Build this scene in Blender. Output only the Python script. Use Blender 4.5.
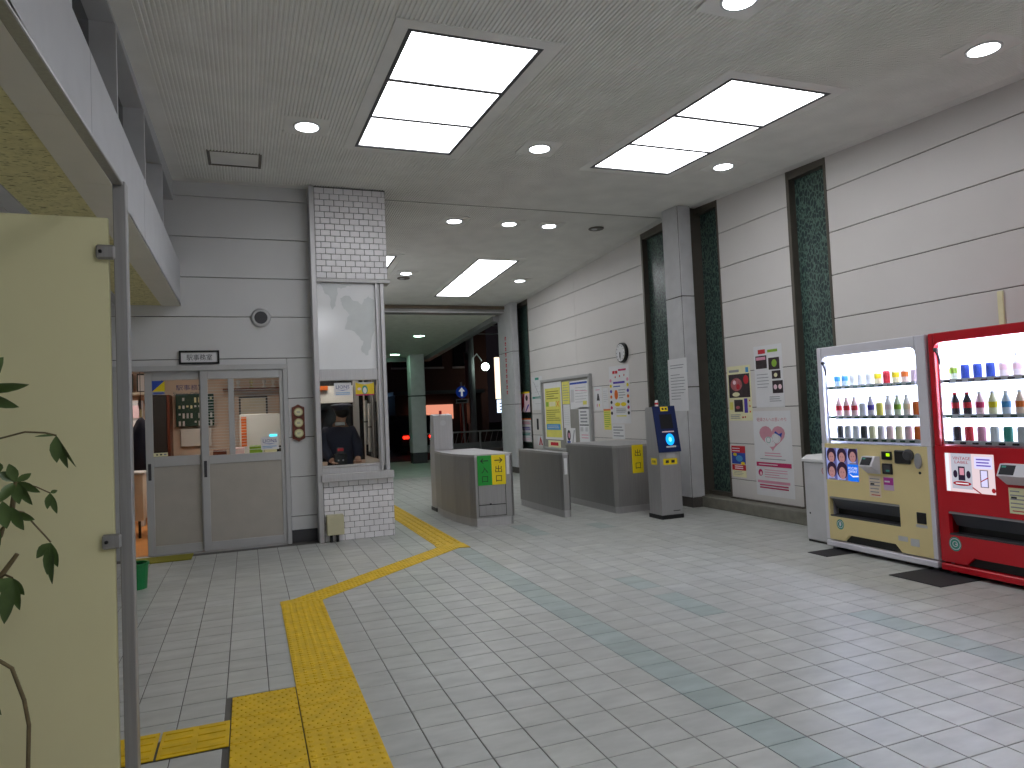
import bpy, math, random
from mathutils import Vector, Matrix
random.seed(7)
S = bpy.context.scene
for o in list(bpy.data.objects): bpy.data.objects.remove(o)
COL = S.collection
PI = math.pi

# ------------------------------------------------------------------ camera
EYE = 1.4
R_ = Vector((0.9348570581, -0.3523314987, -0.0436439680))
U_ = Vector((0.0272720243, -0.0513006067, 0.9983108161))
W_ = Vector((0.3539753080, 0.9344681711, 0.0383499481))
cd = bpy.data.cameras.new('camera'); cam = bpy.data.objects.new('camera', cd); COL.objects.link(cam)
cd.sensor_width = 36.0; cd.lens = 702.57 / 1024 * 36; cd.clip_start = 0.05; cd.clip_end = 300
cam.matrix_world = Matrix(((R_.x, U_.x, -W_.x, 0), (R_.y, U_.y, -W_.y, 0), (R_.z, U_.z, -W_.z, EYE), (0, 0, 0, 1)))
S.camera = cam

# ------------------------------------------------------------------ world, exposure
world = bpy.data.worlds.new('night'); S.world = world; world.use_nodes = True
bg = world.node_tree.nodes['Background']; bg.inputs[0].default_value = (0.010, 0.008, 0.010, 1); bg.inputs[1].default_value = 0.5
S.view_settings.view_transform = 'Standard'
S.view_settings.look = 'None'
S.view_settings.exposure = 0.22
S.view_settings.gamma = 1.0
S.view_settings.use_curve_mapping = False
PANEL_E = 5.0      # luminous ceiling panels
DOWN_E = 9.0      # round downlights
VEND_E = 13.0       # vending machine lighting
OFFICE_E = 11.0

# ------------------------------------------------------------------ materials
def lin(c):
    return tuple((v / 255 / 12.92) if v / 255 <= 0.04045 else ((v / 255 + 0.055) / 1.055) ** 2.4 for v in c) + (1,)
MATS = {}
def mat(name, rgb, rough=0.6, metal=0.0, var=0.06, scale=6.0, bump=0.0, stretch=None, spec=0.5, emit=None, estr=0.0, attr=False):
    if name in MATS: return MATS[name]
    m = bpy.data.materials.new(name); m.use_nodes = True; MATS[name] = m
    n = m.node_tree; b = n.nodes['Principled BSDF']; L = n.links.new
    b.inputs['Roughness'].default_value = rough; b.inputs['Metallic'].default_value = metal
    b.inputs['Specular IOR Level'].default_value = spec
    c = lin(rgb)
    tc = n.nodes.new('ShaderNodeTexCoord'); no = n.nodes.new('ShaderNodeTexNoise')
    no.inputs['Scale'].default_value = scale; no.inputs['Detail'].default_value = 4
    if stretch:
        mp = n.nodes.new('ShaderNodeMapping'); mp.inputs['Scale'].default_value = stretch
        L(tc.outputs['Object'], mp.inputs[0]); L(mp.outputs[0], no.inputs['Vector'])
    else: L(tc.outputs['Object'], no.inputs['Vector'])
    mr = n.nodes.new('ShaderNodeMapRange'); mr.inputs['From Min'].default_value = 0.3; mr.inputs['From Max'].default_value = 0.7
    mr.inputs['To Min'].default_value = 1 - var; mr.inputs['To Max'].default_value = 1 + var
    L(no.outputs['Fac'], mr.inputs['Value'])
    mx = n.nodes.new('ShaderNodeVectorMath'); mx.operation = 'SCALE'
    mx.inputs[0].default_value = c[:3]; L(mr.outputs[0], mx.inputs['Scale'])
    out = mx.outputs[0]
    if attr:
        at = n.nodes.new('ShaderNodeAttribute'); at.attribute_name = 'tone'
        m2 = n.nodes.new('ShaderNodeVectorMath'); m2.operation = 'MULTIPLY'
        L(out, m2.inputs[0]); L(at.outputs['Color'], m2.inputs[1]); out = m2.outputs[0]
    L(out, b.inputs['Base Color'])
    if bump:
        bp = n.nodes.new('ShaderNodeBump'); bp.inputs['Strength'].default_value = bump; bp.inputs['Distance'].default_value = 0.01
        L(no.outputs['Fac'], bp.inputs['Height']); L(bp.outputs[0], b.inputs['Normal'])
    if emit:
        b.inputs['Emission Color'].default_value = lin(emit); b.inputs['Emission Strength'].default_value = estr
    return m
def glow(name, rgb, s):
    if name in MATS: return MATS[name]
    m = bpy.data.materials.new(name); m.use_nodes = True; MATS[name] = m
    n = m.node_tree; n.nodes.clear(); e = n.nodes.new('ShaderNodeEmission'); o = n.nodes.new('ShaderNodeOutputMaterial')
    e.inputs[0].default_value = lin(rgb); e.inputs[1].default_value = s; n.links.new(e.outputs[0], o.inputs[0]); return m
def glassmat(name, rgb, gloss=0.12, rough=0.02):
    m = bpy.data.materials.new(name); m.use_nodes = True; MATS[name] = m
    n = m.node_tree; n.nodes.clear(); o = n.nodes.new('ShaderNodeOutputMaterial'); mx = n.nodes.new('ShaderNodeMixShader')
    t = n.nodes.new('ShaderNodeBsdfTransparent'); g = n.nodes.new('ShaderNodeBsdfGlossy'); f = n.nodes.new('ShaderNodeLayerWeight')
    f.inputs[0].default_value = gloss; t.inputs[0].default_value = lin(rgb); g.inputs['Roughness'].default_value = rough
    n.links.new(f.outputs['Fresnel'], mx.inputs[0]); n.links.new(t.outputs[0], mx.inputs[1]); n.links.new(g.outputs[0], mx.inputs[2]); n.links.new(mx.outputs[0], o.inputs[0]); return m

M_wall = mat('wall panel enamel', (214, 210, 207), 0.42, var=0.02, scale=2)
M_wallo = mat('office wall enamel', (208, 208, 208), 0.5, var=0.02, scale=2)
M_joint = mat('dark joint', (72, 68, 62), 0.8)
M_tile = mat('floor tile', (176, 178, 174), 0.38, var=0.12, scale=7, bump=0.04, attr=True, spec=0.6)
M_grout = mat('grout', (92, 90, 86), 0.8, var=0.1)
M_yel = mat('tactile yellow', (216, 178, 14), 0.6, var=0.12, scale=12)
M_ceil = mat('ceiling board', (234, 233, 229), 0.8, var=0.05, scale=3)
M_rib = mat('ceiling rib', (238, 237, 233), 0.75, var=0.05, scale=3)
M_gap = mat('ceiling gap', (150, 150, 142), 0.9)
M_steel = mat('stainless steel', (190, 189, 190), 0.5, 0.85, var=0.07, scale=4, stretch=(30, 30, 0.6))
M_steeld = mat('dark stainless', (164, 163, 162), 0.5, 0.85, var=0.08, scale=4, stretch=(30, 30, 0.6))
M_alu = mat('aluminium frame', (182, 182, 182), 0.45, 0.2, var=0.03)
M_alud = mat('dark bronze frame', (100, 94, 86), 0.45, 0.4, var=0.06)
M_beige = mat('beige door panel', (172, 166, 156), 0.6, var=0.04)
M_brick = mat('white glazed brick', (232, 230, 232), 0.3, var=0.05, scale=5)
M_mortar = mat('dark mortar', (96, 92, 92), 0.85)
M_black = mat('black', (18, 18, 20), 0.4)
M_rub = mat('black rubber', (34, 34, 38), 0.7, var=0.1, scale=20)
M_dgray = mat('dark grey', (62, 62, 66), 0.5)
M_gray = mat('grey paint', (150, 150, 152), 0.5)
M_lgray = mat('light grey paint', (196, 196, 198), 0.5)
M_white = mat('white paint', (226, 226, 226), 0.45, var=0.02)
M_paper = mat('white paper', (222, 222, 224), 0.75, var=0.02)
M_ink = mat('grey print ink', (148, 150, 156), 0.8)
M_inkd = mat('dark print ink', (42, 42, 48), 0.8)
M_red = mat('print red', (196, 40, 52), 0.7); M_pink = mat('print pink', (216, 150, 172), 0.7); M_mag = mat('print magenta', (190, 44, 100), 0.7)
M_lpink = mat('print pale pink', (236, 206, 214), 0.7)
M_blue = mat('print blue', (44, 76, 170), 0.7); M_sky = mat('print light blue', (74, 150, 206), 0.7); M_teal = mat('print teal', (60, 148, 132), 0.7)
M_py = mat('print yellow', (226, 220, 110), 0.7); M_pys = mat('print strong yellow', (232, 208, 30), 0.7); M_pg = mat('print green', (140, 180, 60), 0.7)
M_cream = mat('print cream', (232, 228, 186), 0.7); M_or = mat('print orange', (226, 112, 40), 0.7); M_pur = mat('print violet', (80, 62, 170), 0.7)
M_skin = mat('skin', (198, 152, 128), 0.55, var=0.04); M_brown = mat('brown wood', (104, 46, 26), 0.4, var=0.15, scale=8, stretch=(1, 1, 6))
M_sign_g = mat('sign green', (20, 150, 48), 0.5, var=0.01); M_sign_y = mat('sign yellow', (240, 214, 10), 0.5, var=0.01)
M_navy = mat('navy uniform', (34, 37, 56), 0.85, var=0.12); M_hair = mat('dark hair', (24, 20, 20), 0.7)
M_glass = glassmat('clear glass', (244, 247, 246), 0.10)
M_gdark = mat('dark window pane', (22, 24, 28), 0.08)
M_soff = mat('soffit board', (222, 218, 204), 0.7, var=0.02)
M_beam = mat('beam white', (186, 187, 190), 0.6, var=0.03)
M_curb = mat('concrete curb', (120, 118, 108), 0.75, var=0.14, scale=12)
M_gold = mat('pale brass', (206, 200, 150), 0.3, 0.6)
M_vcream = mat('vending cream', (226, 208, 152), 0.4, var=0.015); M_vwhite = mat('vending white', (214, 212, 220), 0.4, var=0.015); M_vred = mat('vending red', (196, 16, 34), 0.35, var=0.02)
M_leaf = mat('leaf green', (84, 106, 58), 0.4, var=0.2, scale=20); M_stem = mat('stem brown', (104, 92, 62), 0.7, var=0.2, scale=30)
M_screen = mat('yellowish partition', (222, 217, 172), 0.5, var=0.02, scale=2)
M_oak = mat('office wood floor', (214, 150, 84), 0.4, var=0.08)
M_owall = mat('office pink wall', (226, 204, 188), 0.8, var=0.03)
M_kgreen = mat('green key board', (40, 72, 62), 0.6)
M_cream2 = mat('office cream', (222, 214, 196), 0.6)

# rough stucco panel of the low soffit: dark flecks on yellowish cream
M_stucco = mat('stucco soffit', (218, 210, 156), 0.9, var=0.10, scale=20, bump=0.6)
def flecks(m):
    n = m.node_tree; L = n.links.new; b = n.nodes['Principled BSDF']; src = b.inputs['Base Color'].links[0].from_socket
    ge = n.nodes.new('ShaderNodeNewGeometry'); mp = n.nodes.new('ShaderNodeMapping'); mp.inputs['Scale'].default_value = (30, 75, 30)
    no = n.nodes.new('ShaderNodeTexNoise'); no.inputs['Scale'].default_value = 1.0; no.inputs['Detail'].default_value = 1
    cr = n.nodes.new('ShaderNodeValToRGB'); cr.color_ramp.elements[0].position = .62; cr.color_ramp.elements[0].color = (1, 1, 1, 1); cr.color_ramp.elements[1].position = .68; cr.color_ramp.elements[1].color = (.45, .45, .42, 1)
    mu = n.nodes.new('ShaderNodeVectorMath'); mu.operation = 'MULTIPLY'
    L(ge.outputs['Position'], mp.inputs[0]); L(mp.outputs[0], no.inputs['Vector']); L(no.outputs['Fac'], cr.inputs[0]); L(src, mu.inputs[0]); L(cr.outputs[0], mu.inputs[1]); L(mu.outputs[0], b.inputs['Base Color'])
flecks(M_stucco)
def world_noise(m, sc):
    n = m.node_tree; ge = n.nodes.new('ShaderNodeNewGeometry'); mp = n.nodes.new('ShaderNodeMapping'); mp.inputs['Scale'].default_value = sc
    n.links.new(ge.outputs['Position'], mp.inputs[0]); n.links.new(mp.outputs[0], n.nodes['Noise Texture'].inputs['Vector'])
world_noise(M_tile, (.7, 1.6, 1)); world_noise(M_brick, (1, 1, 1))
# fluted / leaf patterned green glass of the tall windows
def leafglass():
    m = bpy.data.materials.new('green leaf pattern glass'); m.use_nodes = True
    n = m.node_tree; b = n.nodes['Principled BSDF']; L = n.links.new
    tc = n.nodes.new('ShaderNodeTexCoord'); mp = n.nodes.new('ShaderNodeMapping'); mp.inputs['Scale'].default_value = (17, 17, 9); mp.inputs['Rotation'].default_value = (0.6, 0.2, 0.3)
    no = n.nodes.new('ShaderNodeTexNoise'); no.inputs['Scale'].default_value = 1.2; no.inputs['Detail'].default_value = 2
    ad = n.nodes.new('ShaderNodeMixRGB'); ad.blend_type = 'LINEAR_LIGHT'; ad.inputs[0].default_value = 0.5
    vo = n.nodes.new('ShaderNodeTexVoronoi'); vo.feature = 'DISTANCE_TO_EDGE'; vo.inputs['Scale'].default_value = 1.6
    cr = n.nodes.new('ShaderNodeValToRGB'); e = cr.color_ramp.elements
    e[0].position = 0.0; e[0].color = lin((98, 126, 114)); e[1].position = 0.15; e[1].color = lin((36, 52, 54))
    L(tc.outputs['Object'], mp.inputs[0]); L(mp.outputs[0], no.inputs['Vector']); L(mp.outputs[0], ad.inputs[1]); L(no.outputs['Color'], ad.inputs[2])
    L(ad.outputs[0], vo.inputs['Vector']); L(vo.outputs['Distance'], cr.inputs[0]); L(cr.outputs[0], b.inputs['Base Color'])
    bp = n.nodes.new('ShaderNodeBump'); bp.inputs['Strength'].default_value = 0.4; L(vo.outputs['Distance'], bp.inputs['Height']); L(bp.outputs[0], b.inputs['Normal'])
    b.inputs['Roughness'].default_value = 0.28; return m
M_leafglass = leafglass()

# ------------------------------------------------------------------ mesh builder
class MB:
    def __init__(s): s.v = []; s.f = []; s.m = []; s.ms = []
    def mi(s, m):
        if m not in s.ms: s.ms.append(m)
        return s.ms.index(m)
    def add(s, vs, fs, m):
        k = len(s.v); s.v += [Vector(a) for a in vs]; i = s.mi(m)
        for f in fs: s.f.append([k + j for j in f]); s.m.append(i)
        return s
    def box(s, x0, x1, y0, y1, z0, z1, m, F=None):
        P = [(x, y, z) for z in (z0, z1) for y in (y0, y1) for x in (x0, x1)]
        if F: P = [F(*p) for p in P]
        return s.add(P, [(0, 2, 3, 1), (4, 5, 7, 6), (0, 1, 5, 4), (2, 6, 7, 3), (0, 4, 6, 2), (1, 3, 7, 5)], m)
    def bbox(s, x0, x1, y0, y1, z0, z1, r, m, F=None):
        # box with chamfered edges
        P = []; 
        for (a, b, c) in [(i, j, k) for k in (0, 1) for j in (0, 1) for i in (0, 1)]:
            X = (x0, x1)[a]; Y = (y0, y1)[b]; Z = (z0, z1)[c]; dx = r if a == 0 else -r; dy = r if b == 0 else -r; dz = r if c == 0 else -r
            P += [(X, Y + dy, Z + dz), (X + dx, Y, Z + dz), (X + dx, Y + dy, Z)]
        if F: P = [F(*p) for p in P]
        def q(i, k): return i * 3 + k
        fs = []
        for i in range(8): fs.append((q(i, 0), q(i, 1), q(i, 2)))
        for ax, (A, B, C_, D) in ((0, (0, 2, 6, 4)), (0, (1, 3, 7, 5)), (1, (0, 1, 5, 4)), (1, (2, 3, 7, 6)), (2, (0, 1, 3, 2)), (2, (4, 5, 7, 6))):
            fs.append(tuple(q(i, ax) for i in (A, B, C_, D)))
        for i, j, ax in [(0, 1, 0), (2, 3, 0), (4, 5, 0), (6, 7, 0), (0, 2, 1), (1, 3, 1), (4, 6, 1), (5, 7, 1), (0, 4, 2), (1, 5, 2), (2, 6, 2), (3, 7, 2)]:
            o = [k for k in (0, 1, 2) if k != ax]; fs.append((q(i, o[0]), q(j, o[0]), q(j, o[1]), q(i, o[1])))
        return s.add(P, fs, m)
    def prism(s, pts, c0, c1, m, F=None, cap=True):
        # pts 2-D polygon in (a,b); extruded along the third axis c0..c1
        n = len(pts); P = [(a, b, c0) for a, b in pts] + [(a, b, c1) for a, b in pts]
        if F: P = [F(*p) for p in P]
        fs = [(i, (i + 1) % n, n + (i + 1) % n, n + i) for i in range(n)]
        if cap: fs += [tuple(range(n))[::-1], tuple(range(n, 2 * n))]
        return s.add(P, fs, m)
    def tube(s, pts, rad, m, n=8):
        pts = [Vector(p) for p in pts]; k = len(pts); rs = rad if isinstance(rad, (list, tuple)) else [rad] * k
        P = []
        for i, p in enumerate(pts):
            d = (pts[min(i + 1, k - 1)] - pts[max(i - 1, 0)]).normalized()
            a = d.cross(Vector((0, 0, 1)) if abs(d.z) < 0.9 else Vector((1, 0, 0))).normalized(); b = d.cross(a)
            P += [p + (a * math.cos(2 * PI * j / n) + b * math.sin(2 * PI * j / n)) * rs[i] for j in range(n)]
        fs = [(i * n + j, i * n + (j + 1) % n, (i + 1) * n + (j + 1) % n, (i + 1) * n + j) for i in range(k - 1) for j in range(n)]
        fs += [tuple(range(n))[::-1], tuple((k - 1) * n + j for j in range(n))]
        return s.add(P, fs, m)
    def lathe(s, c, prof, m, n=16, ax='Z'):
        P = []
        for r, h in prof:
            for j in range(n):
                a = 2 * PI * j / n; x, y = r * math.cos(a), r * math.sin(a)
                P.append((c[0] + x, c[1] + y, c[2] + h) if ax == 'Z' else ((c[0] + x, c[1] + h, c[2] + y) if ax == 'Y' else (c[0] + h, c[1] + x, c[2] + y)))
        k = len(prof); fs = [(i * n + j, i * n + (j + 1) % n, (i + 1) * n + (j + 1) % n, (i + 1) * n + j) for i in range(k - 1) for j in range(n)]
        fs += [tuple(range(n))[::-1], tuple((k - 1) * n + j for j in range(n))]
        return s.add(P, fs, m)
    def sphere(s, c, r, m, sc=(1, 1, 1), n=12):
        P = []; k = n // 2
        for i in range(1, k):
            t = PI * i / k
            P += [(c[0] + r * sc[0] * math.sin(t) * math.cos(2 * PI * j / n), c[1] + r * sc[1] * math.sin(t) * math.sin(2 * PI * j / n), c[2] + r * sc[2] * math.cos(t)) for j in range(n)]
        fs = [(i * n + j, i * n + (j + 1) % n, (i + 1) * n + (j + 1) % n, (i + 1) * n + j) for i in range(k - 2) for j in range(n)]
        P += [(c[0], c[1], c[2] + r * sc[2]), (c[0], c[1], c[2] - r * sc[2])]; a = len(P) - 2
        fs += [(a, (j + 1) % n, j) for j in range(n)] + [(a + 1, (k - 2) * n + j, (k - 2) * n + (j + 1) % n) for j in range(n)]
        return s.add(P, fs, m)
    def build(s, name, parent=None, loc=None, smooth=False, label=None):
        org = Vector(loc) if loc is not None else (ORG.get(parent.name, Vector()) if parent else Vector())
        me = bpy.data.meshes.new(name); me.from_pydata([v - org for v in s.v], [], s.f)
        for m in s.ms: me.materials.append(m)
        me.polygons.foreach_set('material_index', s.m)
        if smooth: me.polygons.foreach_set('use_smooth', [True] * len(s.f))
        me.update()
        import bmesh
        bm = bmesh.new(); bm.from_mesh(me); bmesh.ops.recalc_face_normals(bm, faces=bm.faces); bm.to_mesh(me); bm.free()
        o = bpy.data.objects.new(name, me); COL.objects.link(o)
        if parent: o.parent = parent; ORG[o.name] = org
        else: o.location = org; ORG[o.name] = org
        if label: o['label'] = label
        return o
ORG = {}
def thing(name, label, cat, loc=(0, 0, 0), group=None):
    o = bpy.data.objects.new(name, None); COL.objects.link(o); o.location = loc; o.empty_display_size = 0.1
    o['label'] = label; o['category'] = cat
    if group: o['group'] = group
    ORG[o.name] = Vector(loc); return o
def solo(name, mb, label, cat, group=None, smooth=False, kind=None):
    xs = [v.x for v in mb.v]; ys = [v.y for v in mb.v]; zs = [v.z for v in mb.v]
    o = mb.build(name, loc=((min(xs) + max(xs)) / 2, (min(ys) + max(ys)) / 2, min(zs)), smooth=smooth)
    o['label'] = label; o['category'] = cat
    if group: o['group'] = group
    if kind: o['kind'] = kind
    return o
def struct(name, mb, loc=(0, 0, 0)):
    o = mb.build(name, loc=loc); o['kind'] = 'structure'; return o
def frame(o, u, v):
    o = Vector(o); u = Vector(u).normalized(); v = Vector(v).normalized(); n = u.cross(v)
    return lambda a, b, c=0.0: o + u * a + v * b + n * c

TXT = {}
def textgeo(s):
    if s not in TXT:
        c = bpy.data.curves.new('t', 'FONT'); c.body = s; c.resolution_u = 2; c.align_x = 'CENTER'; c.align_y = 'CENTER'
        ob = bpy.data.objects.new('t', c); me = bpy.data.meshes.new_from_object(ob)
        vs = [v.co.copy() for v in me.vertices]; fs = [list(p.vertices) for p in me.polygons]
        bpy.data.objects.remove(ob); bpy.data.curves.remove(c); bpy.data.meshes.remove(me)
        x0 = min(v.x for v in vs); x1 = max(v.x for v in vs); y0 = min(v.y for v in vs); y1 = max(v.y for v in vs)
        TXT[s] = ([((v.x - x0) / (x1 - x0) - .5, (v.y - y0) / (y1 - y0) - .5) for v in vs], fs)
    return TXT[s]
class Print(MB):
    """flat print lying on a surface given by a frame F; every element a hair above the one before"""
    def __init__(s, F, base=0.0012): MB.__init__(s); s.F = F; s.h = base
    def up(s): s.h += 0.00025; return s.h
    def rect(s, a0, b0, a1, b1, m):
        h = s.up(); return s.add([s.F(a0, b0, h), s.F(a1, b0, h), s.F(a1, b1, h), s.F(a0, b1, h)], [(0, 1, 2, 3)], m)
    def poly(s, pts, m):
        h = s.up(); return s.add([s.F(a, b, h) for a, b in pts], [tuple(range(len(pts)))], m)
    def ell(s, a, b, ra, rb, m, n=18): return s.poly([(a + ra * math.cos(2 * PI * i / n), b + rb * math.sin(2 * PI * i / n)) for i in range(n)], m)
    def ring(s, a, b, r, w, m, n=20):
        h = s.up(); P = [s.F(a + q * math.cos(2 * PI * i / n), b + q * math.sin(2 * PI * i / n), h) for q in (r, r - w) for i in range(n)]
        return s.add(P, [(i, (i + 1) % n, n + (i + 1) % n, n + i) for i in range(n)], m)
    def text(s, t, a, b, w, hh, m):
        vs, fs = textgeo(t); h = s.up(); return s.add([s.F(a + x * w, b + y * hh, h) for x, y in vs], fs, m)
    def vtext(s, t, a, b, w, step, m):
        for i, ch in enumerate(t): s.text(ch, a, b - i * step, w, w, m)
        return s
    def lines(s, a0, b0, a1, b1, n, m, th=0.4):
        st = (b1 - b0) / n; h = s.up()
        for i in range(n):
            b = b1 - st * (i + .5); e = a1 - (a1 - a0) * random.choice([0, 0, .05, .12, .35])
            s.add([s.F(a0, b - st * th / 2, h), s.F(e, b - st * th / 2, h), s.F(e, b + st * th / 2, h), s.F(a0, b + st * th / 2, h)], [(0, 1, 2, 3)], m)
        return s
def sheet(name, F, w, h, m, label, cat, draw, group=None, thick=0.0015, off=0.001):
    """a paper sheet / sticker: thing > sheet, print"""
    c = F(w / 2, 0, off); t = thing(name, label, cat, c, group)
    b = MB(); b.box(0, w, 0, h, off, off + thick, m, F); b.build('sheet', t)
    if draw:
        p = Print(F, off + thick + 0.0004); draw(p, w, h); p.build('print', t)
    return t

# ================================================================== STRUCTURE
XW = 5.90; YO = 8.50
def zc(y): return 4.144 - 0.0498 * (8.77 - y) if y < 8.77 else 4.144 - 0.045 * (y - 8.77)
YB, YE = -3.0, 15.45

# ---- floor -----------------------------------------------------------------
b = MB(); b.box(-3.4, XW, YB, 15.6, -0.12, -0.004, M_grout); floor = struct('floor', b)
TX, TY, X0, Y0 = 0.2065, 0.198, 2.754, 2.168
G = 0.0025
def tone(i, j):
    rr = random.Random(i * 7919 + j * 104729); t = 1 + rr.uniform(-.08, .08)
    c = [t, t, t * rr.uniform(.98, 1.01)]
    cx = X0 + (i + .5) * TX; cy = Y0 + (j + .5) * TY
    green = (1.92 < cx < 2.14 and cy < 7.4) or (3.58 < cx < 3.79 and cy < 3.6) or (2.75 < cx < 2.97 and (3.9 < cy < 4.5 or 4.8 < cy < 5.1)) or (2.9 < cx < 3.2 and 7.3 < cy < 8.1) or (3.78 < cx < 4.0 and 7.4 < cy < 7.8)
    if green: c = [c[0] * .74, c[1] * .86, c[2] * .87]
    return c
def tilegeo(cx, cy):
    a, bb = TX / 2 - G, TY / 2 - G; e = 0.003
    vs = [(cx - a, cy - bb, -.004), (cx + a, cy - bb, -.004), (cx + a, cy + bb, -.004), (cx - a, cy + bb, -.004),
          (cx - a, cy - bb, -.0012), (cx + a, cy - bb, -.0012), (cx + a, cy + bb, -.0012), (cx - a, cy + bb, -.0012),
          (cx - a + e, cy - bb + e, 0), (cx + a - e, cy - bb + e, 0), (cx + a - e, cy + bb - e, 0), (cx - a + e, cy + bb - e, 0)]
    fs = [(8, 9, 10, 11)] + [(i, (i + 1) % 4, 4 + (i + 1) % 4, 4 + i) for i in range(4)] + [(4 + i, 4 + (i + 1) % 4, 8 + (i + 1) % 4, 8 + i) for i in range(4)]
    return vs, fs
def project(p):
    v = Vector(p) - Vector((0, 0, EYE)); d = v.dot(W_)
    return (512 + 702.57 * v.dot(R_) / d, 384 - 702.57 * v.dot(U_) / d, d) if d > 0.1 else (9e9, 9e9, d)
def tact_cover(x, y):
    if -.11 <= x <= .51 and y < 3.93: return True
    if .20 <= x <= .51 and y < 5.7: return True
    if x < -.1 and 3.36 < y < 3.64: return True
    if 1.83 < x < 2.14 and y > 7.35: return True
    return False
cand = []; rest = []
for i in range(-30, 16):
    for j in range(-26, 68):
        cx = X0 + (i + .5) * TX; cy = Y0 + (j + .5) * TY
        if cx > 5.80 or cx < -3.35: continue
        if cy > YO - .1 and cx < 0.8: continue
        if tact_cover(cx, cy): continue
        px = project((cx, cy, 0))
        if -20 < px[0] < 1044 and 300 < px[1] < 788 and not (px[0] < 112): cand.append((px[2], i, j, cx, cy))
        else: rest.append((i, j, cx, cy))
cand.sort()
for k, (d, i, j, cx, cy) in enumerate(cand):
    if k >= 300: rest.append((i, j, cx, cy))
def tile_mesh(col):
    vs, fs = tilegeo(0, 0); me = bpy.data.meshes.new('tile'); me.from_pydata(vs, [], fs); me.materials.append(M_tile)
    a = me.color_attributes.new('tone', 'FLOAT_COLOR', 'CORNER')
    for d in a.data: d.color = (*col, 1)
    me.update(); return me
tm = {}
for d, i, j, cx, cy in cand[:300]:
    c = tone(i, j); key = (c[0] < .9, (i * 5 + j * 7 + i * j) % 12) 
    if key not in tm: tm[key] = tile_mesh(c)
    o = bpy.data.objects.new('tile', tm[key]); COL.objects.link(o); o.location = (cx, cy, 0); o.parent = floor
V = []; Fc = []; Cc = []
for i, j, cx, cy in rest:
    vs, fs = tilegeo(cx, cy); k = len(V); V += vs; c = tone(i, j)
    for f in fs: Fc.append([k + q for q in f]); Cc += [(*c, 1)] * 4
me = bpy.data.meshes.new('tile_field'); me.from_pydata(V, [], Fc); me.materials.append(M_tile)
a = me.color_attributes.new('tone', 'FLOAT_COLOR', 'CORNER'); a.data.foreach_set('color', [q for c in Cc for q in c]); me.update()
o = bpy.data.objects.new('tile_field', me); COL.objects.link(o); o.parent = floor; o['kind'] = 'stuff'

# ---- tactile paving: each block is a part of one guide path --------------------
path = thing('tactile_paving', 'yellow tactile guide path of studded blocks running across the grey tiled floor', 'tactile paving', (0.35, 4.8, 0.0))
LP = ORG[path.name]
def block(cx, cy, w, d, ang, kind, n=6):
    b = MB(); ca, sa = math.cos(ang), math.sin(ang)
    F = lambda x, y, z: Vector((cx + x * ca - y * sa, cy + x * sa + y * ca, z)); g = .0025
    b.bbox(-w / 2 + g, w / 2 - g, -d / 2 + g, d / 2 - g, 0.0005, 0.006, .0015, M_yel, F)
    def dot(x, y, r):
        m_ = 6; P = [F(x + r * math.cos(2 * PI * k / m_), y + r * math.sin(2 * PI * k / m_), .0055) for k in range(m_)] + [F(x + .6 * r * math.cos(2 * PI * k / m_), y + .6 * r * math.sin(2 * PI * k / m_), .0105) for k in range(m_)]
        b.add(P, [(k, (k + 1) % m_, m_ + (k + 1) % m_, m_ + k) for k in range(m_)] + [tuple(range(m_, 2 * m_))], M_yel)
    if kind == 'dot':
        for i in range(n):
            for j in range(max(1, round(n * d / w))):
                dot(-w / 2 + w * (i + .5) / n, -d / 2 + d * (j + .5) / max(1, round(n * d / w)), w / n * .34)
    elif kind == 'small':
        for i in range(n):
            for j in range(n):
                dot(-w / 2 + w * (i + .5 + (.25 if j % 2 else -.25)) / n, -d / 2 + d * (j + .5) / n, w / n * .17)
    else:
        nb = 4
        for j in range(nb):
            y = -d / 2 + d * (j + .5) / nb
            for s_ in (-1, 1): b.bbox(s_ * w * .24 - w * .2, s_ * w * .24 + w * .2, y - d * .045, y + d * .045, .005, .0105, .002, M_yel, F)
    return b.build('block', path)
for cx in (0.045, 0.355):
    for k in range(8):
        cy = 3.785 - .285 * k
        if cx < .2 or k < 2: block(cx, cy, .31, .285, 0, 'small', 8)
        else: block(cx, cy, .31, .285, 0, 'dot', 7)
for k in range(6): block(0.355, 4.08 + .295 * k, .31, .295, 0, 'dot', 7)
for k in range(6): block(-.255 - .295 * k, 3.50, .29, .285, 0, 'bar')
# angled run
A0 = Vector((.36, 5.72)); A1 = Vector((1.98, 7.235)); dd = (A1 - A0).normalized(); ang = math.atan2(dd.y, dd.x); LL = (A1 - A0).length
nb = round(LL / .3)
for k in range(nb):
    c = A0 + dd * (LL * (k + .5) / nb); block(c.x, c.y, LL / nb, .235, ang, 'dot', 7)
b = MB(); b.prism([(.20, 5.69), (.51, 5.66), (.51, 5.70), (.30, 5.82), (.20, 5.79)], .0005, .0062, M_yel); b.build('block', path)
b = MB(); b.prism([(1.83, 7.2), (2.14, 7.08), (2.14, 7.36), (1.83, 7.36)], .0005, .0064, M_yel); b.build('block', path)
for k in range(28): block(1.985, 7.51 + .295 * k, .295, .30, PI / 2, 'bar')

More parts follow.
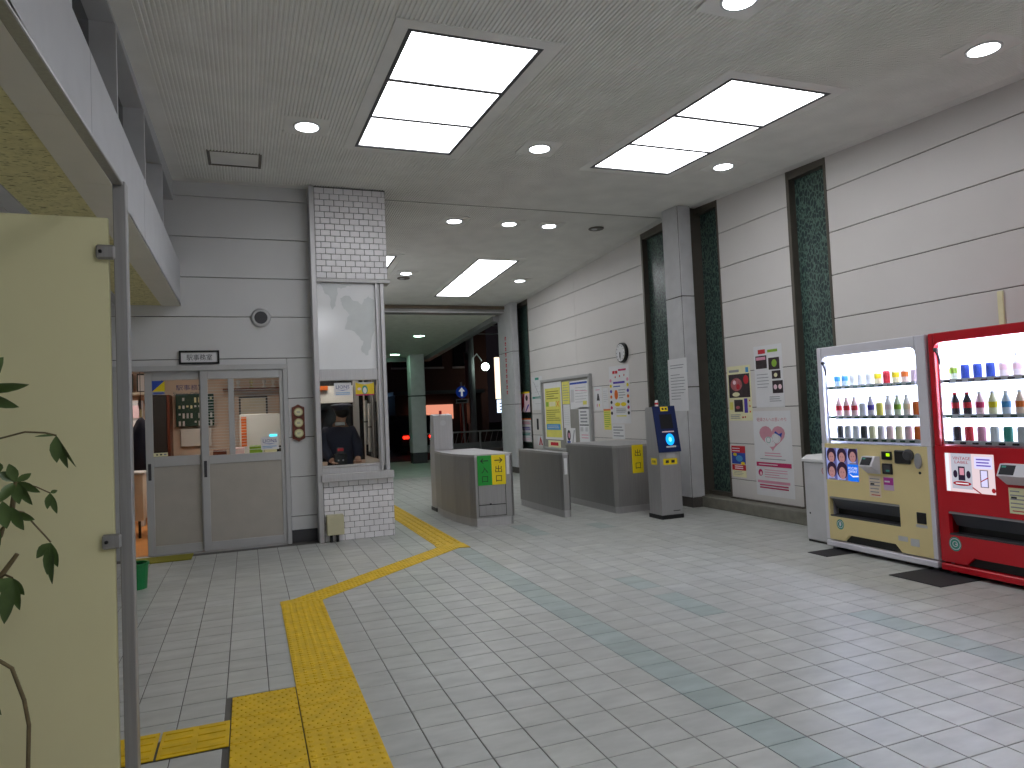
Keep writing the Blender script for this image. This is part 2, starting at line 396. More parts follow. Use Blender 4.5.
# ---- ceiling -----------------------------------------------------------------
b = MB()
ys = [YB, 8.77, 15.6]
pr = [(y, zc(y)) for y in ys] + [(y, zc(y) + .25) for y in ys[::-1]]
FX_ = lambda a, bb, c: Vector((c, a, bb))
b.prism(pr, -0.9, XW + .3, M_ceil, FX_)
ceiling = struct('ceiling', b)
LIGHTS = [(1.08, 1.98, 4.42, 6.77), (3.63, 4.575, 4.42, 6.77), (3.79, 4.50, 11.35, 14.3), (1.60, 2.34, 11.35, 14.3)]
BLG = [(1.08, 1.98, -1.9, .45), (3.63, 4.575, -1.9, .45)]
DOWNS = [(.57, 6.38), (2.81, 6.35), (5.02, 6.34), (5.05, 3.42), (2.90, 3.42), (2.80, 9.40), (3.62, 9.39), (4.245, 9.38), (5.09, 12.75), (2.76, 12.43)]
HATCH = (-.27, .18, 7.37, 7.75)
holes = [(x0 - .13, x1 + .13, y0 - .14, y1 + .14) for x0, x1, y0, y1 in LIGHTS + BLG] + [(x - .19, x + .19, y - .19, y + .19) for x, y in DOWNS] + [(HATCH[0] - .05, HATCH[1] + .05, HATCH[2] - .05, HATCH[3] + .05)]
b = MB(); x = -.56; pitch = .030; RD = .009
while x < 5.76:
    segs = [(YB, 8.74), (8.80, 15.3)]
    for hx0, hx1, hy0, hy1 in holes:
        if hx0 < x + .01 < hx1:
            ns = []
            for s0, s1 in segs:
                if hy1 <= s0 or hy0 >= s1: ns.append((s0, s1)); continue
                if s0 < hy0: ns.append((s0, hy0))
                if hy1 < s1: ns.append((hy1, s1))
            segs = ns
    for s0, s1 in segs:
        b.add([(x, s0, zc(s0) + .001), (x + .004, s0, zc(s0) - RD), (x + .018, s0, zc(s0) - RD), (x + .022, s0, zc(s0) + .001),
               (x, s1, zc(s1) + .001), (x + .004, s1, zc(s1) - RD), (x + .018, s1, zc(s1) - RD), (x + .022, s1, zc(s1) + .001)],
              [(0, 1, 5, 4), (1, 2, 6, 5), (2, 3, 7, 6), (0, 3, 2, 1), (4, 5, 6, 7)], M_rib)
    x += pitch
o = b.build('ceiling_rib', ceiling); o['kind'] = 'stuff'
b = MB()
def slopebox(b, x0, x1, y0, y1, d0, d1, m):
    b.add([(x0, y0, zc(y0) - d0), (x1, y0, zc(y0) - d0), (x1, y1, zc(y1) - d0), (x0, y1, zc(y1) - d0), (x0, y0, zc(y0) - d1), (x1, y0, zc(y0) - d1), (x1, y1, zc(y1) - d1), (x0, y1, zc(y1) - d1)],
          [(0, 1, 2, 3), (4, 5, 6, 7), (0, 1, 5, 4), (1, 2, 6, 5), (2, 3, 7, 6), (3, 0, 4, 7)], m)
slopebox(b, -.72, -.575, YB, YO, -.01, .009, M_ceil); slopebox(b, 5.765, XW, YB, 8.77, -.01, .009, M_ceil); slopebox(b, 5.765, XW, 8.77, 15.3, -.01, .009, M_ceil)
slopebox(b, -.575, .7, YO - .14, YO, -.01, .0092, M_ceil)
b.build('ceiling_border', ceiling)
b = MB(); slopebox(b, -.575, 5.765, 8.755, 8.77, 0, .0093, M_gap); b.build('ceiling_seam', ceiling)
b = MB()
slopebox(b, HATCH[0], HATCH[1], HATCH[2], HATCH[3], 0, .006, M_ceil)
slopebox(b, HATCH[0] - .03, HATCH[0] - .002, HATCH[2] - .05, HATCH[3] + .05, 0, .012, M_alud); slopebox(b, HATCH[1] + .002, HATCH[1] + .03, HATCH[2] - .05, HATCH[3] + .05, 0, .012, M_alud)
slopebox(b, HATCH[0], HATCH[1], HATCH[2] - .05, HATCH[2] - .03, 0, .010, M_alud); slopebox(b, HATCH[0], HATCH[1], HATCH[3] + .03, HATCH[3] + .05, 0, .010, M_alud)
solo('ceiling_hatch', b, 'small rectangular access hatch in the ribbed ceiling above the office wall', 'ceiling hatch')

# luminous panels
names = ['large three-pane ceiling light panel left of the two near ones', 'large three-pane ceiling light panel right, nearest the vending machines',
         'far three-pane ceiling light panel in front of the shutter opening', 'far ceiling light panel mostly hidden behind the white brick pillar',
         'ceiling light panel behind the viewer on the left', 'ceiling light panel behind the viewer on the right']
GLOWB = glow('diffuser light rear', (248, 249, 255), PANEL_E * 1.5)
GLOWP = glow('diffuser light', (250, 251, 255), PANEL_E)
for (x0, x1, y0, y1), nm in zip(LIGHTS + BLG, names):
    ym = (y0 + y1) / 2; t = thing('ceiling_light_panel', nm, 'ceiling light', ((x0 + x1) / 2, ym, zc(ym) - .01))
    b = MB(); slopebox(b, x0 - .13, x0 - .03, y0 - .14, y1 + .14, 0, .012, M_ceil); slopebox(b, x1 + .03, x1 + .13, y0 - .14, y1 + .14, 0, .012, M_ceil)
    slopebox(b, x0 - .03, x1 + .03, y0 - .14, y0 - .03, 0, .012, M_ceil); slopebox(b, x0 - .03, x1 + .03, y1 + .03, y1 + .14, 0, .012, M_ceil); b.build('surround', t)
    b = MB(); slopebox(b, x0 - .03, x0, y0 - .03, y1 + .03, 0, .014, M_dgray); slopebox(b, x1, x1 + .03, y0 - .03, y1 + .03, 0, .014, M_dgray)
    slopebox(b, x0, x1, y0 - .03, y0, 0, .014, M_dgray); slopebox(b, x0, x1, y1, y1 + .03, 0, .014, M_dgray)
    L3 = (y1 - y0) / 3
    for k in (1, 2): slopebox(b, x0, x1, y0 + L3 * k - .02, y0 + L3 * k + .02, 0, .014, M_dgray)
    b.build('frame', t)
    for k in range(3):
        b = MB(); slopebox(b, x0, x1, y0 + L3 * k + .02, y0 + L3 * (k + 1) - .02, .002, .008, GLOWP if y0 > 0 else GLOWB); b.build('diffuser', t)
GLOWD = glow('downlight light', (246, 252, 255), DOWN_E)
dn = ['round downlight left, above the brown plaque wall', 'round downlight between the two near light panels', 'round downlight right of the near light panels by the green glass strip', 'round downlight at upper right above the vending machines', 'round downlight cut by the top edge of the picture',
      'left one of three downlights in a row before the far panels', 'middle one of three downlights in a row', 'right one of three downlights in a row', 'downlight by the right wall near the far light panel', 'downlight close behind the white brick pillar']
for k, (x, y) in enumerate(DOWNS):
    z = zc(y); t = thing('downlight', dn[k], 'downlight', (x, y, z), 'round ceiling downlights')
    b = MB(); b.box(x - .19, x + .19, y - .19, y + .19, z - .014, z - .002, M_ceil); b.build('base_plate', t)
    b = MB(); b.lathe((x, y, z - .022), [(.118, 0), (.118, .012), (.09, .012), (.09, 0)], M_lgray, 24); b.build('trim_ring', t, smooth=False)
    b = MB(); b.lathe((x, y, z - .024), [(.100, 0), (.100, .004)], GLOWD, 24); b.build('diffuser', t)
for nm, x, y in (('round ceiling speaker right of the three downlights in a row', 5.03, 9.39), ('small dark round sensor beside the downlight behind the pillar', 2.79, 12.81)):
    z = zc(y); t = thing('ceiling_speaker', nm, 'ceiling fitting', (x, y, z - .02)); b = MB(); b.lathe((x, y, z - .022), [(.11, 0), (.12, .015)], M_alud, 20); b.build('rim', t)
    b = MB(); b.lathe((x - .03, y, z - .03), [(.035, 0), (.05, .01)], M_lgray, 12); b.build('grille', t)

# ---- right wall ----------------------------------------------------------------
STR = [(5.77, 6.36), (7.63, 9.56), (14.40, 15.24)]
secs = [(YB, 5.77), (6.36, 7.63), (9.56, 14.40), (15.24, 15.6)]
b = MB(); b.box(XW + .15, XW + .3, YB, 15.6, 0, 4.3, M_wall); wr = struct('wall_right', b)
zg = [.15, .395, .855, 1.315, 1.775, 2.236, 2.70, 3.16, 3.62, 4.16]
for y0, y1 in secs:
    cuts = {YB: [YB, .0, 3.0, 5.77], 6.36: [6.36, 7.63], 9.56: [9.56, 12.04, 14.40], 15.24: [15.24, 15.6]}[y0]
    for ya, yb in zip(cuts, cuts[1:]):
        for za, zb in zip(zg, zg[1:]):
            b = MB(); g0 = .004 if zb < 4.1 else 0
            b.bbox(XW, XW + .03, ya + .0008, yb - .0008, za + .004, zb - g0, .003, M_wall); b.build('panel', wr)
    b = MB(); b.box(XW + .02, XW + .16, y0, y1, .14, 4.3, M_joint); b.build('backing', wr)
b = MB(); b.bbox(5.71, XW + .16, YB, 14.75, 0, .145, .008, M_curb); b.bbox(XW - .035, XW, YB, 5.77, .146, .165, .003, M_alud); b.bbox(XW - .035, XW, 6.36, 7.63, .146, .165, .003, M_alud); b.bbox(XW - .035, XW, 9.56, 14.4, .146, .165, .003, M_alud); struct('baseboard_right', b)
for k, (y0, y1) in enumerate(STR):
    w = struct('window_%d' % (k + 1), MB().box(XW + .135, XW + .148, y0, y1, .16, 4.2, M_alud), (0, 0, 0))
    b = MB(); zt = min(zc(y0), zc(y1)); 
    b.box(XW - .005, XW + .14, y0, y0 + .03, .15, 4.2, M_alud); b.box(XW - .005, XW + .14, y1 - .045, y1, .15, 4.2, M_alud)
    b.box(XW + .0, XW + .14, y0 + .03, y1 - .045, .15, .20, M_alud); b.box(XW, XW + .14, y0 + .03, y1 - .045, zt - .08, 4.2, M_alud)
    b.build('frame', w)
    b = MB(); b.box(XW + .085, XW + .095, y0 + .03, y1 - .045, .2, zt - .08, M_leafglass); b.build('pane', w)
# grey metal pilasters
def pilaster(name, x0, x1, y0, y1, label, seams):
    t = thing(name, label, 'column', ((x0 + x1) / 2, (y0 + y1) / 2, 0))
    b = MB(); b.box(x0 + .012, x1, y0 + .012, y1, 0, zc(y0) + .02, M_joint); b.build('core', t)
    b = MB(); b.box(x0 - .004, x1, y0 - .004, y1, 0, .12, mat('column base', (84, 80, 76), .6)); b.build('base', t)
    zs = [.125] + seams + [zc(y0) + .02]
    for za, zb in zip(zs, zs[1:]):
        b = MB(); b.bbox(x0, x0 + .02, y0 + .03, y1, za + .006, zb - .006, .005, M_lgray); b.build('panel', t)
        b = MB(); b.bbox(x0 + .008, x1, y0, y0 + .02, za + .006, zb - .006, .005, M_lgray); b.build('panel', t)
    return t
pilaster('wall_column', 5.56, 5.76, 8.03, 8.42, 'grey metal clad column between two green glass strips with a notice on it', [1.62, 2.86])
b = MB(); b.box(5.76, XW + .1, 8.12, 8.40, .14, 4.13, M_alud); b.build('backing', bpy.data.objects['wall_column'])
pilaster('shutter_column', 5.65, 5.80, 14.78, 15.7, 'grey metal clad column at the far shutter opening with red lettering', [1.55, 2.75])

# ---- office wall, left -----------------------------------------------------------
b = MB(); b.box(-3.4, -1.30, YO + .03, YO + .12, 0, 4.3, M_joint); b.box(-1.30, .445, YO + .03, YO + .12, 2.05, 4.3, M_joint); b.box(.445, .80, YO + .03, YO + .12, 0, 4.3, M_joint)
wo = struct('wall_far', b)
zo = [2.125, 2.60, 3.045, 3.50, 3.957, 4.20]
for za, zb in zip(zo, zo[1:]):
    for xa, xb in ((-3.4, -1.75), (-1.75, .74)):
        b = MB(); b.bbox(xa, xb, YO, YO + .035, za + .004, zb - .004, .003, M_wallo); b.build('panel', wo)
zo2 = [.14, .299, .75, 1.206, 1.658, 2.125]
for za, zb in zip(zo2, zo2[1:]):
    for xa, xb in ((-3.4, -1.32), (.45, .74)):
        b = MB(); b.bbox(xa, xb, YO, YO + .035, za + .004, zb - .004, .003, M_wallo); b.build('panel', wo)
b = MB(); b.box(.45, .74, YO + .01, YO + .05, 0, .14, M_dgray); b.box(-3.4, -1.32, YO + .01, YO + .05, 0, .14, M_dgray); struct('baseboard_far', b)
b = MB(); b.bbox(-1.32, .445, YO, YO + .035, 2.057, 2.121, .003, M_wallo); b.build('panel', wo)
# door frame and sliding leaves
d1 = struct('door_1', MB().bbox(-1.32, .445, YO - .06, YO + .06, 1.995, 2.055, .004, M_alu), (0, 0, 0))
b = MB(); b.bbox(.395, .445, YO - .06, YO + .06, 0, 1.995, .004, M_alu); b.bbox(-1.34, -1.28, YO - .06, YO + .06, 0, 1.995, .004, M_alu); b.build('door_jamb', d1)
b = MB(); b.box(-1.28, .395, YO - .05, YO + .05, -.003, .008, M_alu); b.build('door_sill', d1)
def leaf(x0, x1, y, mull, gb):
    lf = MB()
    lf.bbox(x0, x0 + .075, y, y + .03, .012, 1.995, .003, M_alu); lf.bbox(x1 - .04, x1, y, y + .03, .012, 1.995, .003, M_alu)
    lf.bbox(x0 + .075, x1 - .04, y, y + .03, 1.90, 1.995, .003, M_alu); lf.bbox(x0 + .075, x1 - .04, y, y + .03, .96, gb, .003, M_alu); lf.bbox(x0 + .075, x1 - .04, y, y + .03, .012, .11, .003, M_alu)
    if mull: lf.bbox(mull, mull + .06, y, y + .03, gb, 1.90, .003, M_alu)
    l = lf.build('door_leaf', d1)
    b = MB(); b.box(x0 + .075, x1 - .04, y + .010, y + .02, .11, .96, M_beige); b.build('lower_panel', l)
    b = MB(); b.box(x0 + .075, x1 - .04, y + .012, y + .017, gb, 1.90, M_glass); b.build('pane', l)
    b = MB(); b.bbox(x0 + .02, x0 + .05, y - .008, y + .002, .82, 1.0, .003, M_dgray); b.build('handle', l)
    return l
leaf(-1.03, -.45, YO + .005, None, 1.07); leaf(-.475, .395, YO - .04, -.19, 1.055)

# green mat, plaque, sign, vent on the wall
b = MB(); b.bbox(-1.20, -.58, 8.10, 8.44, .001, .012, .004, mat('olive mat', (140, 134, 34), .9, var=.1, scale=60)); solo('door_mat', b, 'olive yellow door mat in front of the office sliding door', 'mat')
t = thing('room_sign', 'small framed sign reading 駅事務室 above the office door', 'sign', (-.475, YO, 2.07))
b = MB(); b.box(-.665, -.285, YO - .018, YO, 2.085, 2.205, M_paper); b.build('plate', t)
b = MB(); 
for q in ((-.68, -.66, 2.07, 2.22), (-.29, -.27, 2.07, 2.22)): b.box(q[0], q[1], YO - .03, YO, q[2], q[3], M_black)
b.box(-.66, -.29, YO - .03, YO, 2.07, 2.09, M_black); b.box(-.66, -.29, YO - .03, YO, 2.20, 2.22, M_black); b.build('frame', t)
FO = frame((0, YO, 0), (1, 0, 0), (0, 0, 1))
p = Print(FO, .0185); p.text('駅事務室', -.475, 2.145, .26, .068, M_inkd); p.build('lettering', t)
t = thing('wall_vent', 'round chrome rimmed vent high on the office wall', 'vent', (.18, YO, 2.5))
b = MB(); b.lathe((.18, YO - .035, 2.59), [(.07, 0.01), (.085, 0), (.105, .012), (.11, .035)], M_steel, 24, 'Y'); b.build('rim', t, smooth=True)
b = MB(); b.lathe((.18, YO - .034, 2.59), [(.071, 0), (.071, .006)], M_dgray, 20, 'Y'); b.build('grille', t)
t = thing('gauge_plaque', 'dark wooden plaque with three round brass gauges beside the office door', 'plaque', (.555, YO, 1.16))
b = MB(); b.prism([(.485, 1.19), (.52, 1.175), (.555, 1.155), (.59, 1.175), (.625, 1.19), (.625, 1.55), (.59, 1.565), (.555, 1.585), (.52, 1.565), (.485, 1.55)], 0, .022, M_brown, FO); b.build('board', t)
for z in (1.495, 1.372, 1.250):
    b = MB(); b.lathe((.557, YO - .042, z), [(.045, 0), (.05, .005), (.052, .02)], M_gold, 20, 'Y'); g = b.build('gauge', t, smooth=False)
    pr_ = Print(FO, .0425); pr_.ell(.557, z, .038, .038, M_cream, 16); pr_.lines(.537, z - .012, .577, z + .012, 2, M_ink); pr_.build('dial', g)

# door stickers
Fd1 = frame((0, YO + .004, 0), (1, 0, 0), (0, 0, 1)); Fd2 = frame((0, YO - .041, 0), (1, 0, 0), (0, 0, 1))
def shift(F, a0, b0): return lambda a, b_, c=0.0: F(a + a0, b_ + b0, c)
def dr(p, w, h):
    p.poly([(0, h), (w, h), (0, h * .22)], M_blue); p.poly([(w, h), (w, h * .22), (0, h * .22)], M_pys); p.lines(w * .1, h * .05, w * .9, h * .17, 1, M_blue, .7)
sheet('door_sticker', shift(Fd1, -.985 + .03, 1.745), .125, .15, mat('sticker grey', (150, 160, 190), .6), 'blue and yellow security sticker on the left door glass', 'sticker', dr)
sheet('door_sticker', shift(Fd1, -.955, 1.073), .14, .04, M_cream, 'small cream label at the lower corner of the left door glass', 'sticker', lambda p, w, h: (p.ell(w * .25, h / 2, .01, .008, M_inkd), p.rect(w * .45, h * .3, w * .6, h * .7, M_inkd), p.rect(w * .72, h * .3, w * .9, h * .7, M_ink)))
def lions(p, w, h):
    p.text('LIONS', w / 2, h * .68, w * .78, h * .26, mat('lions blue', (34, 50, 130), .7)); p.poly([(w * .12, h * .5), (w * .5, h * .40), (w * .85, h * .5), (w * .5, h * .45)], M_blue); p.lines(w * .08, h * .08, w * .92, h * .3, 2, M_sky)
sheet('door_sticker', shift(Fd2, .14, 1.085), .19, .145, M_paper, 'white LIONS sticker on the right door glass', 'sticker', lions)
t = thing('glass_lettering', 'blue lettering 駅事務室 Station Office on the left door glass', 'lettering', (-.62, YO, 1.8)); p = Print(shift(Fd1, 0, 0), .001); p.text('駅事務室', -.575, 1.815, .29, .062, mat('navy letters', (10, 26, 110), .5)); p.text('Station Office', -.60, 1.745, .30, .035, mat('letters teal', (70, 100, 110), .5)); p.build('lettering', t)

# ---- left beam, soffit, clerestory --------------------------------------------------
XB = -.65
b = MB(); b.box(XB - .19, XB, YB, YO, 2.72, 3.20, M_beam); beam = struct('trim_1', b)
b = MB()
for y in (.2, 2.0, 3.75, 5.6): b.box(XB - .001, XB + .0008, y, y + .003, 2.72, 3.2, M_ink)
b.build('joint', beam)
y = YB; pan = []
b = MB(); b.box(-3.4, XB - .01, YB, YO, 2.735, 3.0, M_gap); soff = struct('ceiling_soffit', b)
yy = [3.35 - .91 * k for k in range(7, -1, -1)] + [4.26, 5.17, 6.08, 6.99, 7.90, YO]
for ya, yb in zip(yy, yy[1:]):
    b = MB(); b.bbox(-.84, XB - .0, ya + .0015, yb - .0015, 2.715, 2.738, .002, M_soff); b.build('panel', soff)
    b = MB(); b.bbox(-1.19, -.842, ya + .0005, yb - .0005, 2.722, 2.738, .002, M_stucco); b.build('panel', soff)
    b = MB(); b.bbox(-3.4, -1.3, ya + .002, yb - .002, 2.715, 2.738, .002, M_lgray); b.bbox(-1.297, -1.193, ya + .002, yb - .002, 2.715, 2.738, .002, M_lgray); b.build('panel', soff)
XC = -.70
w4 = struct('window_4', MB().box(XC - .30, XC - .16, YB, YO, 3.15, 4.3, M_beam), (0, 0, 0))
b = MB(); b.box(XC - .16, XC, YB, YO, 3.90, 4.3, M_beam); b.box(XC - .16, XC, YB, YO, 3.15, 3.205, M_beam); b.build('window_frame', w4)
for k in range(9):
    y = 7.34 - 1.265 * k
    b = MB(); b.box(XC - .16, XC + .006, y, y + .035, 3.2, 3.9, M_lgray); b.box(XC - .16, XC - .02, y + .035, y + .20, 3.2, 3.9, M_beam); b.build('mullion', w4)
    b = MB(); b.box(XC - .15, XC - .14, y + .20, y + 1.265, 3.2, 3.9, M_gdark); b.build('pane', w4)
b = MB(); b.box(-3.5, -3.4, YB, YO + .12, 0, 3.0, M_beam); struct('wall_left', b)
b = MB(); b.box(-3.5, XW + .3, YB - .1, YB, 0, 4.2, M_wallo); struct('wall_back', b)

# ================================================================== PILLAR / TICKET BOOTH
t_p = thing('ticket_booth', 'white brick ticket booth pillar with a window, stainless frame and white upper panel', 'ticket booth', (1.19, 8.4, 0))
YP = 8.32
FP = frame((0, YP, 0), (1, 0, 0), (0, 0, 1))
b = MB(); b.box(.79, 1.60, YP + .012, 8.52, 0, .68, M_mortar); b.build('backing', t_p)
b = MB(); b.box(.79, 1.62, YP + .012, 8.9, 3.03, 4.16, M_mortar); b.build('backing', t_p)
def bricks(x0, x1, z0, z1, bw, bh, y):
    n = int(round((z1 - z0) / bh)); bh = (z1 - z0) / n; cache = {}
    for r in range(n):
        xs = [x0]; off = bw * (.55 if r % 2 else 1.0); x = x0 + off
        while x < x1 - .015: xs.append(x); x += bw
        xs.append(x1)
        for xa, xb in zip(xs, xs[1:]):
            key = round(xb - xa, 4)
            if key not in cache:
                m_ = MB(); m_.bbox(0, xb - xa - .006, 0, .02, 0, bh - .006, .002, M_brick); q = m_.build('brick', t_p); cache[key] = q.data; ORG[t_p.name]
                me = q.data
                for v in me.vertices: v.co += ORG[t_p.name]
            else:
                q = bpy.data.objects.new('brick', cache[key]); COL.objects.link(q); q.parent = t_p
            q.location = Vector((xa + .003, y - random.uniform(0, .0012), z0 + r * bh + .003)) - ORG[t_p.name]
bricks(.795, 1.62, 3.035, 4.10, .112, .0705, YP)
bricks(.795, 1.60, .0, .685, .112, .069, YP)
b = MB(); b.bbox(.73, .79, 8.27, 8.5, 0, 4.10, .006, M_steel); b.build('corner_post', t_p)
b = MB(); b.bbox(.79, 1.64, 8.29, 8.5, 2.985, 3.03, .003, M_steeld); b.build('trim_band', t_p)
b = MB(); b.bbox(.79, 1.46, 8.34, 8.36, 1.97, 2.985, .003, mat('white board panel', (236, 237, 238), .12, var=.01)); mp = b.build('map_panel', t_p)
gm = mat('map grey', (208, 212, 212), .4)
def jag(pts, k=4, amp=.012):
    out = []
    for (a, c), (a2, c2) in zip(pts, pts[1:] + pts[:1]):
        for i in range(k): out.append((min(1.455, a + (a2 - a) * i / k + random.uniform(-amp, amp)), c + (c2 - c) * i / k + random.uniform(-amp, amp)))
    return out
p = Print(frame((0, 8.34, 0), (1, 0, 0), (0, 0, 1)))
p.poly(jag([(.84, 2.965), (1.20, 2.965), (1.12, 2.93), (1.03, 2.92), (1.02, 2.80), (1.0, 2.70), (.96, 2.68), (.94, 2.82), (.87, 2.88)]), gm)
p.poly(jag([(1.06, 2.80), (1.14, 2.84), (1.22, 2.78), (1.30, 2.74), (1.38, 2.83), (1.45, 2.80), (1.45, 2.45), (1.41, 2.30), (1.36, 2.13), (1.28, 2.17), (1.31, 2.29), (1.22, 2.42), (1.10, 2.45), (1.15, 2.62), (1.08, 2.70)]), gm)
p.build('map_print', mp)
b = MB()
b.bbox(.79, 1.46, 8.31, 8.40, 1.84, 1.97, .004, M_steel); b.bbox(1.46, 1.49, 8.30, 8.42, .77, 2.985, .004, M_steel); b.bbox(1.49, 1.52, 8.33, 8.42, .77, 2.985, .004, M_steeld); b.bbox(1.52, 1.565, 8.31, 8.6, .77, 2.985, .004, M_steel)
b.build('window_frame', t_p)
b = MB(); b.bbox(.79, 1.50, 8.33, 8.39, .84, .86, .003, M_steel); b.bbox(1.445, 1.46, 8.32, 8.38, .80, 1.84, .003, M_steel); b.build('window_frame', t_p)
b = MB(); b.box(.79, 1.445, 8.352, 8.358, .86, 1.84, M_glass); b.build('pane', t_p)
b = MB(); b.bbox(.77, 1.60, 8.24, 8.60, .68, .77, .006, M_steel); b.bbox(.79, 1.56, 8.33, 8.60, .77, .835, .004, M_steel); b.build('counter', t_p)
# side wall, roof and back window of the booth
b = MB(); b.box(1.58, 1.62, 8.6, 15.3, 0, 4.0, M_wallo); wb = struct('wall_booth', b)
b = MB(); b.box(1.572, 1.579, 8.66, 10.1, .86, 1.95, M_gdark); b.build('pane', wb)  # side window added to darken the bright wall behind the paper rolls
b = MB(); b.box(1.565, 1.58, 8.62, 8.66, .82, 1.99, M_gray); b.box(1.565, 1.58, 9.38, 9.42, .86, 1.95, M_gray); b.box(1.565, 1.58, 8.66, 10.14, 1.95, 1.99, M_gray); b.build('window_frame', wb)
# stickers
FPw = shift(frame((0, 8.352, 0), (1, 0, 0), (0, 0, 1)), 0, 0)
sheet('window_sticker', shift(FPw, .955, 1.66), .195, .155, M_paper, 'white LIONS sticker on the ticket booth window', 'sticker', lions)
def dy(p, w, h):
    p.rect(0, 0, w, h * .1, M_mag); p.ell(w * .5, h * .42, w * .16, h * .34, M_teal); p.ell(w * .5, h * .38, w * .1, h * .24, M_white); p.ell(w * .2, h * .5, w * .1, h * .1, M_lpink)
    p.poly([(0, h), (w, h), (w * .9, h * .92), (w * .5, h * .82), (w * .2, h * .9)], M_lgray)
sheet('window_sticker', shift(FPw, 1.20, 1.66), .215, .155, mat('sticker yellow', (226, 196, 24), .5), 'yellow sticker with teal figure at the top right of the ticket booth window', 'sticker', dy)
# grey outlet box
t = thing('outlet_box', 'cream metal box low on the white brick booth with short black legs', 'utility box', (.905, 8.27, 0))
b = MB(); b.bbox(.81, 1.0, 8.20, 8.318, .085, .31, .008, mat('box cream', (196, 190, 156), .5)); b.build('cover', t)
for x in (.86, .93): b = MB(); b.tube([(x, 8.27, 0), (x, 8.27, .09)], .018, M_black, 8); b.build('leg', t)

# person inside the booth
def skinned(name, pts, edges, parent, m, org, sub=2):
    me = bpy.data.meshes.new(name); me.from_pydata([Vector(p[:3]) - Vector(org) for p in pts], edges, []); me.materials.append(m)
    o = bpy.data.objects.new(name, me); COL.objects.link(o)
    if parent: o.parent = parent
    else: o.location = org
    md = o.modifiers.new('skin', 'SKIN'); md.use_smooth_shade = True
    for i, p in enumerate(pts):
        v = me.skin_vertices[0].data[i]; r = p[3]; v.radius = r if isinstance(r, tuple) else (r, r)
    me.skin_vertices[0].data[0].use_root = True
    s_ = o.modifiers.new('sub', 'SUBSURF'); s_.levels = sub; s_.render_levels = sub
    return o
PO = (1.08, 8.95, 0.0)
body = [(1.08, 8.98, .62, .14), (1.075, 8.96, .85, (.145, .105)), (1.07, 8.95, 1.05, (.155, .11)), (1.065, 8.94, 1.20, (.15, .10)), (1.075, 8.93, 1.30, .07), (1.085, 8.92, 1.37, .048), (1.10, 8.915, 1.44, .075), (1.105, 8.91, 1.51, .08), (1.10, 8.91, 1.56, .055),
        (.92, 8.95, 1.235, .065), (.875, 8.93, 1.06, .055), (.93, 8.80, .91, .043), (.975, 8.74, .875, .028),
        (1.21, 8.93, 1.235, .065), (1.26, 8.90, 1.06, .055), (1.27, 8.80, .92, .043), (1.25, 8.74, .875, .028),
        (1.0, 9.10, .50, .10), (.98, 9.42, .50, .08), (.98, 9.44, .10, .05), (1.17, 9.10, .50, .10), (1.19, 9.42, .50, .08), (1.19, 9.44, .10, .05), (.98, 9.56, .05, .045), (1.19, 9.56, .05, .045)]
ed = [(0, 1), (1, 2), (2, 3), (3, 4), (4, 5), (5, 6), (6, 7), (7, 8), (3, 9), (9, 10), (10, 11), (11, 12), (3, 13), (13, 14), (14, 15), (15, 16), (0, 17), (17, 18), (18, 19), (0, 20), (20, 21), (21, 22), (19, 23), (22, 24)]
pers = thing('person', 'person in dark navy uniform and peaked cap seated with back to the booth window', 'person', PO)
skinned('body', body, ed, pers, M_skin, PO)
coat = [(1.08, 8.98, .60, .165), (1.075, 8.96, .85, (.165, .125)), (1.07, 8.95, 1.05, (.18, .13)), (1.065, 8.94, 1.19, (.175, .12)), (1.07, 8.935, 1.28, (.10, .08)),
        (.91, 8.95, 1.235, .085), (.865, 8.93, 1.06, .075), (.92, 8.815, .93, .06), (.95, 8.77, .895, .05), (1.215, 8.93, 1.235, .085), (1.27, 8.90, 1.06, .075), (1.275, 8.815, .935, .06), (1.262, 8.77, .90, .05),
        (1.0, 9.12, .50, .12), (.98, 9.42, .50, .10), (.98, 9.44, .12, .075), (1.17, 9.12, .50, .12), (1.19, 9.42, .50, .10), (1.19, 9.44, .12, .075)]
ce = [(0, 1), (1, 2), (2, 3), (3, 4), (3, 5), (5, 6), (6, 7), (7, 8), (3, 9), (9, 10), (10, 11), (11, 12), (0, 13), (13, 14), (14, 15), (0, 16), (16, 17), (17, 18)]
skinned('uniform', coat, ce, pers, M_navy, PO)
b = MB(); b.lathe((1.078, 8.925, 1.315), [(.062, 0), (.058, .035), (.054, .04)], M_paper, 16); b.build('collar', pers, smooth=True)
b = MB(); b.sphere((1.102, 8.895, 1.485), .088, M_hair, (1, 1.08, .95), 16); b.build('hair', pers, smooth=True)
b = MB(); b.lathe((1.10, 8.90, 1.50), [(.094, 0), (.096, .03), (.138, .05), (.142, .06), (.10, .078), (.02, .085)], mat('cap cloth', (62, 66, 88), .8), 20); b.prism([(.0 + 1.03, 8.97), (1.17, 8.97), (1.18, 9.03), (1.10, 9.065), (1.02, 9.03)], 1.495, 1.507, M_black); b.build('cap', pers, smooth=True)
def hand(x, y, z, sx):
    b = MB(); b.sphere((x, y - .03, z), .036, M_skin, (.95, 1.15, .5), 12)
    for k in range(4):
        fx = x - .027 + .018 * k; l = (.055, .065, .062, .048)[k] 
        b.tube([(fx, y - .055, z), (fx, y - .065 - l * .5, z + .006), (fx, y - .06 - l, z - .008)], [.0095, .009, .0075], M_skin, 8)
    b.tube([(x + sx * .03, y - .015, z), (x + sx * .05, y - .045, z - .002), (x + sx * .052, y - .07, z - .008)], [.012, .010, .008], M_skin, 8)
    b.build('hand', pers, smooth=True)
hand(.97, 8.735, .872, 1); hand(1.25, 8.735, .872, -1)
